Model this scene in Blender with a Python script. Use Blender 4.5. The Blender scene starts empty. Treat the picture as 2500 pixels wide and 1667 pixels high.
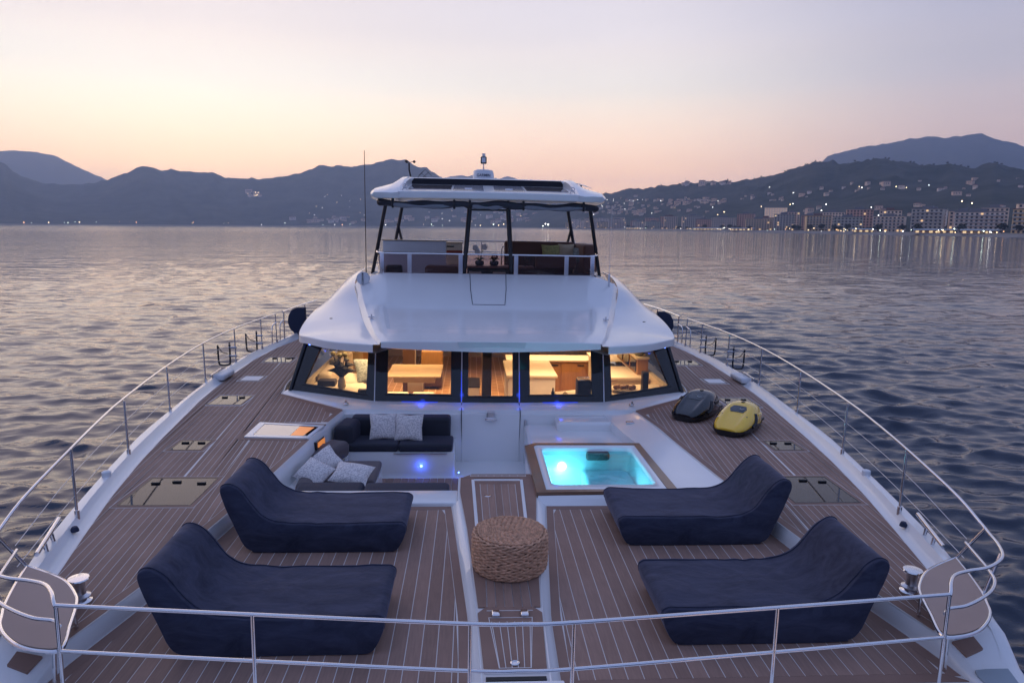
import bpy, bmesh, math, random
import numpy as np
from mathutils import Vector, Matrix, noise

random.seed(11)
RNG = np.random.default_rng(5)
SC = bpy.context.scene
COL = SC.collection
R = math.radians
SEA = -2.5                                   # water level; the side deck is z = 0

# ------------------------------------------------------------------ camera, sky, sun, exposure
HEEL = Matrix.Rotation(R(0.67), 4, 'Y')      # the boat lies heeled by two thirds of a degree

def make_camera():
    cam = bpy.data.cameras.new('camera')
    cam.sensor_fit = 'HORIZONTAL'; cam.sensor_width = 36.0
    cam.lens = 36.0 * 1710.0 / 2500.0
    cam.clip_start = 0.05; cam.clip_end = 60000
    o = bpy.data.objects.new('camera', cam); COL.objects.link(o)
    p, y, ro = R(9.258), R(3.366), R(-1.073)
    f = Vector((math.sin(y)*math.cos(p), math.cos(y)*math.cos(p), -math.sin(p)))
    r = Vector((math.cos(y), -math.sin(y), 0)); d = f.cross(r)
    r2 = r*math.cos(ro) + d*math.sin(ro); d2 = d*math.cos(ro) - r*math.sin(ro)
    m = Matrix(((r2.x, -d2.x, -f.x, -0.30), (r2.y, -d2.y, -f.y, 0.0), (r2.z, -d2.z, -f.z, 2.70), (0, 0, 0, 1)))
    o.matrix_world = HEEL @ m
    SC.camera = o
make_camera()

GLOW_AZ = R(-21)                              # azimuth of the afterglow (from +Y towards +X)
def make_world():
    w = bpy.data.worlds.new('World'); SC.world = w; w.use_nodes = True
    nt = w.node_tree; N = nt.nodes; L = nt.links
    for n in list(N): N.remove(n)
    out = N.new('ShaderNodeOutputWorld'); bg = N.new('ShaderNodeBackground')
    L.new(bg.outputs[0], out.inputs[0])
    geo = N.new('ShaderNodeTexCoord')
    sep = N.new('ShaderNodeSeparateXYZ'); L.new(geo.outputs['Generated'], sep.inputs[0])
    def math_(op, a, b=None, clamp=False):
        m = N.new('ShaderNodeMath'); m.operation = op; m.use_clamp = clamp
        for i, v in enumerate((a, b)):
            if v is None: continue
            if isinstance(v, (int, float)): m.inputs[i].default_value = v
            else: L.new(v, m.inputs[i])
        return m.outputs[0]
    z = math_('MAXIMUM', sep.outputs['Z'], 0.0)
    el = math_('DIVIDE', math_('ARCSINE', z), math.pi/2)          # 0 at horizon .. 1 at zenith
    fac = math_('POWER', el, 0.5)                                 # more room near the horizon
    gx, gy = math.sin(GLOW_AZ), math.cos(GLOW_AZ)
    dot = math_('ADD', math_('MULTIPLY', sep.outputs['X'], gx), math_('MULTIPLY', sep.outputs['Y'], gy))
    hl = math_('SQRT', math_('ADD', math_('ADD', math_('MULTIPLY', sep.outputs['X'], sep.outputs['X']),
                                           math_('MULTIPLY', sep.outputs['Y'], sep.outputs['Y'])), 1e-6))
    t = math_('DIVIDE', math_('ARCCOSINE', math_('DIVIDE', dot, hl)), math.pi)   # 0 glow .. 1 opposite
    E = [0, 2.5, 5, 9.5, 13.5, 18, 28, 45, 90]
    keys = [
        (0.00, [(3.6,2.00,.78),(3.3,1.94,.84),(2.50,1.70,.96),(1.52,1.35,1.08),(1.16,1.04,.95),(.89,.81,.83),(.53,.54,.74),(.34,.41,.69),(.26,.34,.62)]),
        (0.17, [(3.4,1.78,.76),(3.05,1.68,.78),(2.20,1.38,.80),(1.34,1.14,.93),(1.04,.94,.91),(.82,.77,.85),(.50,.52,.74),(.33,.40,.69),(.26,.34,.62)]),
        (0.33, [(1.85,1.06,.68),(1.66,.98,.65),(1.18,.79,.61),(.73,.62,.63),(.57,.54,.63),(.47,.47,.62),(.36,.41,.64),(.29,.36,.63),(.26,.34,.62)]),
        (0.56, [(.64,.50,.60),(.58,.47,.58),(.47,.43,.57),(.36,.39,.58),(.31,.37,.60),(.29,.36,.61),(.28,.35,.62),(.27,.35,.62),(.26,.34,.62)]),
        (1.00, [(.16,.21,.42),(.17,.22,.44),(.18,.23,.46),(.19,.25,.49),(.20,.27,.52),(.22,.29,.56),(.24,.32,.59),(.25,.33,.61),(.26,.34,.62)]),
    ]
    ramps = []
    for tk, cols in keys:
        r = N.new('ShaderNodeValToRGB'); cr = r.color_ramp; cr.interpolation = 'CARDINAL'
        while len(cr.elements) < len(E): cr.elements.new(0.5)
        for e, deg, c in zip(cr.elements, E, cols):
            e.position = math.sqrt(deg/90.0); e.color = (c[0]/4, c[1]/4, c[2]/4, 1)
        L.new(fac, r.inputs[0]); ramps.append((tk, r.outputs[0]))
    cur = ramps[0][1]
    for (ta, _), (tb, c) in zip(ramps[:-1], ramps[1:]):
        mr = N.new('ShaderNodeMapRange'); mr.interpolation_type = 'SMOOTHSTEP'
        mr.inputs['From Min'].default_value = ta; mr.inputs['From Max'].default_value = tb
        L.new(t, mr.inputs['Value'])
        mx = N.new('ShaderNodeMixRGB'); L.new(mr.outputs[0], mx.inputs[0]); L.new(cur, mx.inputs[1]); L.new(c, mx.inputs[2])
        cur = mx.outputs[0]
    # very thin high cloud veil so that the gradient is not perfectly clean
    nz = N.new('ShaderNodeTexNoise'); nz.inputs['Scale'].default_value = 2.2; nz.inputs['Detail'].default_value = 3
    mp = N.new('ShaderNodeMapping'); mp.inputs['Scale'].default_value = (1, 1, 7)
    L.new(geo.outputs['Generated'], mp.inputs[0]); L.new(mp.outputs[0], nz.inputs['Vector'])
    mr = N.new('ShaderNodeMapRange'); mr.inputs['From Min'].default_value = .3; mr.inputs['From Max'].default_value = .7
    mr.inputs['To Min'].default_value = .975; mr.inputs['To Max'].default_value = 1.025; L.new(nz.outputs[0], mr.inputs['Value'])
    vm = N.new('ShaderNodeVectorMath'); vm.operation = 'SCALE'; L.new(cur, vm.inputs[0]); mr.inputs['To Min'].default_value *= 4; mr.inputs['To Max'].default_value *= 4; L.new(mr.outputs[0], vm.inputs['Scale'])
    sky = N.new('ShaderNodeTexSky'); sky.sky_type = 'NISHITA'; sky.sun_disc = False
    sky.sun_elevation = R(1.0); sky.sun_rotation = GLOW_AZ
    sm = N.new('ShaderNodeVectorMath'); sm.operation = 'SCALE'; L.new(sky.outputs[0], sm.inputs[0]); sm.inputs['Scale'].default_value = 0.02
    ad = N.new('ShaderNodeVectorMath'); ad.operation = 'ADD'; L.new(vm.outputs[0], ad.inputs[0]); L.new(sm.outputs[0], ad.inputs[1])
    L.new(ad.outputs[0], bg.inputs['Color']); bg.inputs['Strength'].default_value = 1.0
make_world()

def make_sun():
    l = bpy.data.lights.new('sun', 'SUN'); l.energy = 0.5; l.angle = R(70); l.color = (1.0, .68, .46)
    o = bpy.data.objects.new('sun', l); COL.objects.link(o)
    el = R(9); az = R(-38)
    d = -Vector((math.sin(az)*math.cos(el), math.cos(az)*math.cos(el), math.sin(el)))
    o.rotation_euler = d.to_track_quat('-Z', 'Y').to_euler()
make_sun()
SC.view_settings.view_transform = 'Standard'; SC.view_settings.look = 'None'
SC.view_settings.exposure = 0.1; SC.view_settings.gamma = 1.0
SC.render.engine = 'CYCLES'
SC.cycles.use_denoising = True
SC.cycles.max_bounces = 8; SC.cycles.transparent_max_bounces = 12
SC.cycles.diffuse_bounces = 3; SC.cycles.glossy_bounces = 4; SC.cycles.transmission_bounces = 6; SC.cycles.volume_bounces = 1
SC.cycles.caustics_reflective = False; SC.cycles.caustics_refractive = False
SC.cycles.sample_clamp_indirect = 6.0

# ------------------------------------------------------------------ materials
MATS = {}
def mat(name, base=(.8,.8,.8), rough=.5, metal=0.0, spec=.5, coat=0.0, emit=None, estr=0.0, sheen=0.0,
        var=0.0, bump=0.0, bscale=40.0, vscale=3.0, objrand=0.0, stretch=(1,1,1), sheen_tint=(1,1,1), coat_rough=.05, wear=0.0):
    m = bpy.data.materials.new(name); m.use_nodes = True
    nt = m.node_tree; N = nt.nodes; L = nt.links; b = N['Principled BSDF']
    b.inputs['Base Color'].default_value = (*base, 1); b.inputs['Roughness'].default_value = rough
    b.inputs['Metallic'].default_value = metal; b.inputs['Specular IOR Level'].default_value = spec
    b.inputs['Coat Weight'].default_value = coat; b.inputs['Coat Roughness'].default_value = coat_rough
    if sheen:
        b.inputs['Sheen Weight'].default_value = sheen; b.inputs['Sheen Tint'].default_value = (*sheen_tint, 1); b.inputs['Sheen Roughness'].default_value = .4
    if emit: b.inputs['Emission Color'].default_value = (*emit, 1); b.inputs['Emission Strength'].default_value = estr
    tc = N.new('ShaderNodeTexCoord'); mp = N.new('ShaderNodeMapping'); mp.inputs['Scale'].default_value = stretch
    L.new(tc.outputs['Object'], mp.inputs[0])
    if var or objrand:
        nz = N.new('ShaderNodeTexNoise'); nz.inputs['Scale'].default_value = vscale; nz.inputs['Detail'].default_value = 5
        L.new(mp.outputs[0], nz.inputs['Vector'])
        mr = N.new('ShaderNodeMapRange'); mr.inputs['From Min'].default_value = .25; mr.inputs['From Max'].default_value = .75
        mr.inputs['To Min'].default_value = 1-var; mr.inputs['To Max'].default_value = 1+var; L.new(nz.outputs[0], mr.inputs['Value'])
        val = mr.outputs[0]
        if objrand:
            oi = N.new('ShaderNodeObjectInfo'); m2 = N.new('ShaderNodeMapRange')
            m2.inputs['To Min'].default_value = 1-objrand; m2.inputs['To Max'].default_value = 1+objrand
            L.new(oi.outputs['Random'], m2.inputs['Value'])
            mm = N.new('ShaderNodeMath'); mm.operation = 'MULTIPLY'; L.new(val, mm.inputs[0]); L.new(m2.outputs[0], mm.inputs[1]); val = mm.outputs[0]
        if wear:
            nw = N.new('ShaderNodeTexNoise'); nw.inputs['Scale'].default_value = 1.1; nw.inputs['Detail'].default_value = 6; nw.inputs['Roughness'].default_value = .65; L.new(tc.outputs['Object'], nw.inputs['Vector'])
            mw = N.new('ShaderNodeMapRange'); mw.inputs['From Min'].default_value = .3; mw.inputs['From Max'].default_value = .7; mw.inputs['To Min'].default_value = 1-wear; mw.inputs['To Max'].default_value = 1+wear; L.new(nw.outputs[0], mw.inputs['Value'])
            m3 = N.new('ShaderNodeMath'); m3.operation = 'MULTIPLY'; L.new(val, m3.inputs[0]); L.new(mw.outputs[0], m3.inputs[1]); val = m3.outputs[0]
        vm = N.new('ShaderNodeVectorMath'); vm.operation = 'SCALE'; vm.inputs[0].default_value = base; L.new(val, vm.inputs['Scale'])
        L.new(vm.outputs[0], b.inputs['Base Color'])
        rr = N.new('ShaderNodeMapRange'); rr.inputs['To Min'].default_value = max(0, rough-.08); rr.inputs['To Max'].default_value = min(1, rough+.08)
        L.new(nz.outputs[0], rr.inputs['Value']); L.new(rr.outputs[0], b.inputs['Roughness'])
    if bump:
        nb = N.new('ShaderNodeTexNoise'); nb.inputs['Scale'].default_value = bscale; nb.inputs['Detail'].default_value = 4
        L.new(mp.outputs[0], nb.inputs['Vector'])
        bp = N.new('ShaderNodeBump'); bp.inputs['Strength'].default_value = bump; bp.inputs['Distance'].default_value = .01
        L.new(nb.outputs[0], bp.inputs['Height']); L.new(bp.outputs[0], b.inputs['Normal'])
    MATS[name] = m
    return m

def glass_mat(name, tint, refl_ior=1.5, rough=.02, base_refl=0.0):
    """thin pane: tinted see-through mixed with a mirror by Fresnel"""
    m = bpy.data.materials.new(name); m.use_nodes = True
    nt = m.node_tree; N = nt.nodes; L = nt.links
    for n in list(N): N.remove(n)
    out = N.new('ShaderNodeOutputMaterial'); mx = N.new('ShaderNodeMixShader'); tr = N.new('ShaderNodeBsdfTransparent'); gl = N.new('ShaderNodeBsdfGlossy')
    tr.inputs[0].default_value = (*tint, 1); gl.inputs['Roughness'].default_value = rough
    fr = N.new('ShaderNodeFresnel'); fr.inputs[0].default_value = refl_ior
    ad = N.new('ShaderNodeMath'); ad.operation = 'ADD'; ad.use_clamp = True; ad.inputs[1].default_value = base_refl; L.new(fr.outputs[0], ad.inputs[0])
    L.new(ad.outputs[0], mx.inputs[0]); L.new(tr.outputs[0], mx.inputs[1]); L.new(gl.outputs[0], mx.inputs[2]); L.new(mx.outputs[0], out.inputs[0])
    MATS[name] = m
    return m

M = MATS
mat('gelcoat', (.84,.84,.84), .22, coat=.25, var=.03, vscale=1.5)
mat('gelcoat_matt', (.74,.75,.78), .45, var=.04, vscale=2)
mat('nonskid', (.36,.42,.47), .8, bump=.5, bscale=350, var=.06)
mat('teak', (.300,.188,.148), .74, spec=.3, wear=.14, var=.13, vscale=5, objrand=.13, stretch=(14,1.2,14), bump=.12, bscale=30)
mat('teak_trim', (.272,.168,.132), .72, spec=.3, wear=.12, var=.08, vscale=4, objrand=.05, bump=.1, bscale=40)
mat('teak_frame', (.23,.135,.085), .35, coat=.3, var=.15, vscale=3, stretch=(2,2,8))
mat('caulk', (.70,.66,.64), .6)
mat('chrome', (.80,.79,.80), .13, metal=1.0)
mat('steel', (.62,.62,.65), .28, metal=1.0)
mat('black_plastic', (.012,.012,.015), .35)
mat('black_gloss', (.006,.007,.012), .06, coat=.6)
mat('black_frame', (.004,.005,.010), .10, coat=.3)
mat('black_tube', (.018,.018,.024), .30)
mat('rubber', (.02,.02,.022), .7)
mat('seam_dark', (.012,.016,.03), .6)
def navy():
    m = mat('navy_fabric', (.03,.033,.06), .85, sheen=.4, sheen_tint=(.45,.47,.66), bump=.35, bscale=16)
    nt = m.node_tree; N = nt.nodes; L = nt.links; bs = N['Principled BSDF']
    tc = N.new('ShaderNodeTexCoord'); mp = N.new('ShaderNodeMapping'); mp.inputs['Scale'].default_value = (1.0,2.4,2.4); L.new(tc.outputs['Object'], mp.inputs[0])
    n = N.new('ShaderNodeTexNoise'); n.inputs['Scale'].default_value = 2.6; n.inputs['Detail'].default_value = 7; n.inputs['Roughness'].default_value = .68; n.inputs['Distortion'].default_value = 1.1
    L.new(mp.outputs[0], n.inputs['Vector'])
    r = N.new('ShaderNodeValToRGB'); r.color_ramp.elements[0].position = .36; r.color_ramp.elements[1].position = .70
    r.color_ramp.elements[0].color = (.012,.016,.040,1); r.color_ramp.elements[1].color = (.044,.050,.092,1)
    L.new(n.outputs[0], r.inputs[0]); L.new(r.outputs[0], bs.inputs['Base Color'])
navy()
mat('charcoal_fabric', (.020,.022,.036), .8, sheen=.25, sheen_tint=(.4,.4,.6), var=.1, vscale=8, bump=.2, bscale=220)
mat('taupe_fabric', (.105,.085,.092), .85, sheen=.2, var=.1, vscale=6, bump=.2, bscale=220)
mat('beige_fabric', (.46,.33,.27), .85, var=.05, bump=.25, bscale=260)
mat('brown_fabric', (.17,.088,.065), .9, sheen=.2, var=.12, bump=.2, bscale=120)
mat('fender_blue', (.02,.03,.07), .75, bump=.2, bscale=60)
mat('wicker', (.60,.34,.21), .75, var=.40, vscale=26, bump=.5, bscale=90)
mat('yellow_paint', (.95,.58,.04), .12, coat=.8)
mat('radome', (.66,.68,.72), .35)
mat('ink', (.01,.012,.03), .5)
mat('solar', (.010,.010,.018), .45, spec=.3)
mat('canvas', (.022,.024,.036), .55, bump=.4, bscale=9)
mat('clear_vinyl', (.16,.17,.20), .2, coat=.5, bump=.4, bscale=7)
mat('tub', (.80,.85,.88), .2, coat=.2)
mat('cream_wood', (.62,.47,.30), .4, var=.08, vscale=3, stretch=(1,10,1))
mat('orange_wood', (.46,.24,.09), .4, var=.15, vscale=3, stretch=(10,10,1))
mat('cream_panel', (.72,.64,.52), .5)
mat('cream_leather', (.70,.62,.50), .5, bump=.1, bscale=50)
mat('dark_leaf', (.02,.025,.03), .5)
mat('green_leaf', (.06,.10,.03), .5)
mat('white_petal', (.8,.74,.70), .5)
mat('pale_bloom', (.40,.38,.25), .8, bump=.6, bscale=50)
mat('stone', (.55,.50,.42), .5)
mat('fruit', (.25,.13,.06), .5, var=.5, vscale=9)
mat('green_pillow', (.46,.42,.16), .85, var=.35, vscale=30)
mat('beige_pillow', (.68,.54,.36), .85, var=.1)
mat('blue_pillow', (.34,.40,.40), .85, var=.6, vscale=34)
mat('red_trim', (.30,.05,.03), .5)
mat('pot', (.05,.05,.075), .5)
mat('table_wood', (.30,.15,.10), .4, var=.2, vscale=4, stretch=(1,8,1))
mat('warm_lamp', (1,.8,.5), .5, emit=(1.0,.62,.26), estr=14.0)
mat('warm_window', (.5,.25,.1), .4, emit=(.75,.24,.05), estr=.75)
mat('blue_led', (.2,.3,1), .5, emit=(.10,.22,1.0), estr=9.0)
mat('tub_lamp', (1,1,1), .5, emit=(.7,1,1), estr=5.0)
mat('screen', (.01,.015,.02), .05, coat=1)
glass_mat('cabin_glass', (.86,.80,.74), 1.42, base_refl=.02)
glass_mat('tinted_glass', (.40,.29,.33), 1.4, base_refl=.02)
glass_mat('fly_glass', (.62,.48,.50), 1.4, base_refl=.02)
mat('hatch_glass', (.016,.015,.019), .03, spec=.36, coat=.0, coat_rough=.015)
mat('skylight_glass', (.34,.29,.28), .05, spec=.8, coat=1.0)

def speckle_mat(name, a, b, scale):
    m = mat(name, a, .9, bump=.6, bscale=120, sheen=.15)
    nt = m.node_tree; N = nt.nodes; L = nt.links; bs = N['Principled BSDF']
    v = N.new('ShaderNodeTexVoronoi'); v.inputs['Scale'].default_value = scale
    n = N.new('ShaderNodeTexNoise'); n.inputs['Scale'].default_value = scale*.8; n.inputs['Detail'].default_value = 5
    tc = N.new('ShaderNodeTexCoord'); L.new(tc.outputs['Object'], v.inputs['Vector']); L.new(tc.outputs['Object'], n.inputs['Vector'])
    r = N.new('ShaderNodeValToRGB'); r.color_ramp.elements[0].position = .42; r.color_ramp.elements[1].position = .56
    r.color_ramp.elements[0].color = (*b, 1); r.color_ramp.elements[1].color = (*a, 1)
    L.new(n.outputs[0], r.inputs[0]); L.new(r.outputs[0], bs.inputs['Base Color'])
speckle_mat('fur', (.84,.78,.75), (.56,.51,.51), 75)

# ------------------------------------------------------------------ helpers
LOC = {}
ONBOARD = []
def finish_mesh(me, smooth, angle=38):
    if smooth:
        for p in me.polygons: p.use_smooth = True
        me.set_sharp_from_angle(angle=R(angle))

class MB:
    """collects shapes into one mesh"""
    def __init__(s): s.v = []; s.f = []
    def add(s, v, f):
        n = len(s.v); s.v += [tuple(p) for p in v]; s.f += [tuple(i+n for i in q) for q in f]; return s
    def box(s, x0, x1, y0, y1, z0, z1):
        v = [(x0,y0,z0),(x1,y0,z0),(x1,y1,z0),(x0,y1,z0),(x0,y0,z1),(x1,y0,z1),(x1,y1,z1),(x0,y1,z1)]
        return s.add(v, [(3,2,1,0),(4,5,6,7),(0,1,5,4),(1,2,6,5),(2,3,7,6),(3,0,4,7)])
    def bevel_box(s, x0, x1, y0, y1, z0, z1, r=.02, n=3):
        v, f = rounded_box(((x0+x1)/2,(y0+y1)/2,(z0+z1)/2), (x1-x0, y1-y0, z1-z0), r, n); return s.add(v, f)
    def prism(s, poly, z0, z1):
        n = len(poly)
        area = sum(poly[i][0]*poly[(i+1) % n][1]-poly[(i+1) % n][0]*poly[i][1] for i in range(n))
        if area < 0: poly = poly[::-1]
        g = (lambda z, p: z(p) if callable(z) else z)
        v = [(p[0],p[1],g(z0,p)) for p in poly] + [(p[0],p[1],g(z1,p)) for p in poly]
        f = [tuple(range(n-1,-1,-1)), tuple(range(n,2*n))] + [(i,(i+1) % n,n+(i+1) % n,n+i) for i in range(n)]
        return s.add(v, f)
    def ring(s, outer, inner, z0, z1):
        """flat frame between two outlines with the same point count"""
        n = len(outer); v = []
        for z in (z0, z1):
            v += [(p[0],p[1],z) for p in outer] + [(p[0],p[1],z) for p in inner]
        f = []
        for i in range(n):
            j = (i+1) % n
            f += [(2*n+i,2*n+j,3*n+j,3*n+i), (n+i,n+j,j,i), (i,j,2*n+j,2*n+i), (n+j,n+i,3*n+i,3*n+j)]
        return s.add(v, f)
    def tube(s, pts, r, n=10, closed=False, cap=True):
        P = [Vector(p) for p in pts]; m = len(P)
        rad = r if isinstance(r, (list, tuple)) else [r]*m
        t0 = (P[1]-P[0]).normalized(); a = Vector((0,0,1)) if abs(t0.z) < .9 else Vector((1,0,0))
        u = (a - t0*a.dot(t0)).normalized(); v = []
        for i in range(m):
            if closed: t = (P[(i+1) % m]-P[i-1]).normalized()
            elif i == 0: t = t0
            elif i == m-1: t = (P[-1]-P[-2]).normalized()
            else: t = ((P[i+1]-P[i]).normalized()+(P[i]-P[i-1]).normalized()).normalized()
            u = (u - t*u.dot(t)).normalized(); w = t.cross(u)
            for k in range(n):
                c = 2*math.pi*k/n; v.append(P[i]+(u*math.cos(c)+w*math.sin(c))*rad[i])
        f = []
        for i in range(m if closed else m-1):
            a0 = i*n; b0 = ((i+1) % m)*n
            for k in range(n): f.append((a0+k, a0+(k+1) % n, b0+(k+1) % n, b0+k))
        if cap and not closed: f += [tuple(range(n-1,-1,-1)), tuple(range((m-1)*n, m*n))]
        return s.add(v, f)
    def lathe(s, c, prof, n=24, axis='Z'):
        v = []; m = len(prof)
        for r, z in prof:
            for k in range(n):
                a = 2*math.pi*k/n; p = (r*math.cos(a), r*math.sin(a), z)
                if axis == 'Y': p = (p[0], z, p[1])
                if axis == 'X': p = (z, p[0], p[1])
                v.append((c[0]+p[0], c[1]+p[1], c[2]+p[2]))
        f = []
        for i in range(m-1):
            for k in range(n):
                q = (i*n+k, i*n+(k+1) % n, (i+1)*n+(k+1) % n, (i+1)*n+k); f.append(q if axis != 'Y' else q[::-1])
        e = [tuple(range(n-1,-1,-1)), tuple(range((m-1)*n, m*n))]
        if axis == 'Y': e = [q[::-1] for q in e]
        return s.add(v, f+e)
    def grid(s, rows):
        n = len(rows[0]); v = [p for r in rows for p in r]
        f = [(i*n+j, i*n+j+1, (i+1)*n+j+1, (i+1)*n+j) for i in range(len(rows)-1) for j in range(n-1)]
        return s.add(v, f)
    def poly(s, pts): return s.add(pts, [tuple(range(len(pts)))])
    def xf(s, m):
        s.v = [tuple(m @ Vector(p)) for p in s.v]; return s
    def mesh(s, name, smooth=True, angle=38):
        me = bpy.data.meshes.new(name); me.from_pydata(s.v, [], s.f); me.update()
        finish_mesh(me, smooth, angle); return me
    def build(s, name, m, parent=None, smooth=True, angle=38, label=None, cat=None, group=None, kind=None, onboard=True):
        if parent is None:
            A = np.array(s.v); c = Vector((float((A[:,0].min()+A[:,0].max())/2), float((A[:,1].min()+A[:,1].max())/2), float(A[:,2].min())))
            s.v = [tuple(Vector(p)-c) for p in s.v]
        me = s.mesh(name, smooth, angle)
        if m: me.materials.append(M[m] if isinstance(m, str) else m)
        return place(me, name, parent, c if parent is None else None, label, cat, group, kind, onboard)

def place(me, name, parent=None, loc=None, label=None, cat=None, group=None, kind=None, onboard=True):
    o = bpy.data.objects.new(name, me); COL.objects.link(o)
    if parent is not None:
        o.parent = parent; o.matrix_parent_inverse = Matrix.Translation(-LOC[parent.name]); LOC[o.name] = Vector((0,0,0))
    else:
        o.location = loc; LOC[o.name] = Vector(loc)
        if onboard: ONBOARD.append(o)
    if label: o['label'] = label
    if cat: o['category'] = cat
    if group: o['group'] = group
    if kind: o['kind'] = kind
    return o

def thing(name, label, cat, loc, group=None, onboard=True):
    o = place(None, name, None, Vector(loc), label, cat, group, None, onboard); o.empty_display_size = .1
    return o

def rounded_box(c, size, r, n=4):
    hx, hy, hz = (v/2 for v in size); r = min(r, hx, hy, hz)
    bm = bmesh.new(); bmesh.ops.create_cube(bm, size=2)
    bmesh.ops.subdivide_edges(bm, edges=bm.edges[:], cuts=2*n, use_grid_fill=True)
    k = 2*n+1
    def remap(t, h):
        i = round((t+1)/2*k)
        return -h + r*i/n if i <= n else h - r*(k-i)/n
    v = []
    for q in bm.verts:
        p = Vector((remap(q.co.x, hx), remap(q.co.y, hy), remap(q.co.z, hz)))
        inn = Vector((max(-hx+r, min(hx-r, p.x)), max(-hy+r, min(hy-r, p.y)), max(-hz+r, min(hz-r, p.z))))
        d = p-inn
        if d.length > 1e-9:
            m_ = max(abs(d.x), abs(d.y), abs(d.z)); d = d.normalized()*m_
        v.append(inn+d+Vector(c))
    f = [tuple(x.index for x in p.verts) for p in bm.faces]
    bm.free(); return v, f

def catmull(P, n):
    P = [Vector(p) for p in P]; out = []
    Q = [P[0]*2-P[1]] + P + [P[-1]*2-P[-2]]
    for i in range(1, len(Q)-2):
        a, b, c, d = Q[i-1:i+3]
        for k in range(n):
            t = k/n
            out.append(.5*((2*b)+(c-a)*t+(2*a-5*b+4*c-d)*t*t+(3*b-a-3*c+d)*t**3))
    out.append(P[-1]); return out

def lerp_tab(tab, x):
    """piecewise linear, tab = [(key, value)]"""
    if x <= tab[0][0]: return tab[0][1]
    for (a, va), (b, vb) in zip(tab[:-1], tab[1:]):
        if x <= b: return va+(vb-va)*(x-a)/(b-a)
    return tab[-1][1]

def fbm(p, o=4): return noise.fractal(Vector(p), 1.0, 2.0, o)

def text_mesh(txt, size, name='lettering', bold=.0):
    cu = bpy.data.curves.new('t', 'FONT'); cu.body = txt; cu.size = size; cu.align_x = 'CENTER'; cu.align_y = 'CENTER'
    cu.extrude = size*.02; cu.offset = bold*size
    o = bpy.data.objects.new('t', cu); COL.objects.link(o)
    dg = bpy.context.evaluated_depsgraph_get(); dg.update()
    me = bpy.data.meshes.new_from_object(o.evaluated_get(dg)); me.name = name
    bpy.data.objects.remove(o); bpy.data.curves.remove(cu); return me

# ================================================================== THE YACHT
yacht = thing('catamaran', 'white twin-hull motor yacht with teak foredeck and glowing cabin', 'yacht', (0, 11, SEA))

EDGE = [(2.2,1.6),(2.75,2.6),(3.10,3.3),(3.34,4.0),(3.52,4.6),(3.74,5.3),(3.93,6.1),(4.16,7.2),(4.44,8.7),(4.66,10.8),(4.80,12.5),(4.84,14.2),(4.74,15.6),(4.62,17.0),(4.5,20.5)]
PLNK = [(3.20,4.2),(3.41,5.0),(3.63,5.9),(3.83,6.75),(4.03,7.8),(4.17,8.7),(4.29,9.6),(4.45,10.8),(4.57,12.4),(4.62,14.0),(4.55,15.4),(4.40,16.4),(4.3,20.5)]
INNER = [(2.95,4.0),(2.91,4.27),(2.75,5.0),(2.57,6.36),(2.45,7.4),(2.33,8.66),(2.29,9.25),(2.16,10.19)]
HOUSE = [(2.16,10.19),(3.30,11.15),(3.44,11.9),(3.50,20.5)]
edge = lambda y: lerp_tab([(b, a) for a, b in EDGE], y)
plnk = lambda y: lerp_tab([(b, a) for a, b in PLNK], y)
inner = lambda y: lerp_tab([(b, a) for a, b in INNER + HOUSE[1:]], y)
LD = -0.14                                    # lounge deck level

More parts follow.
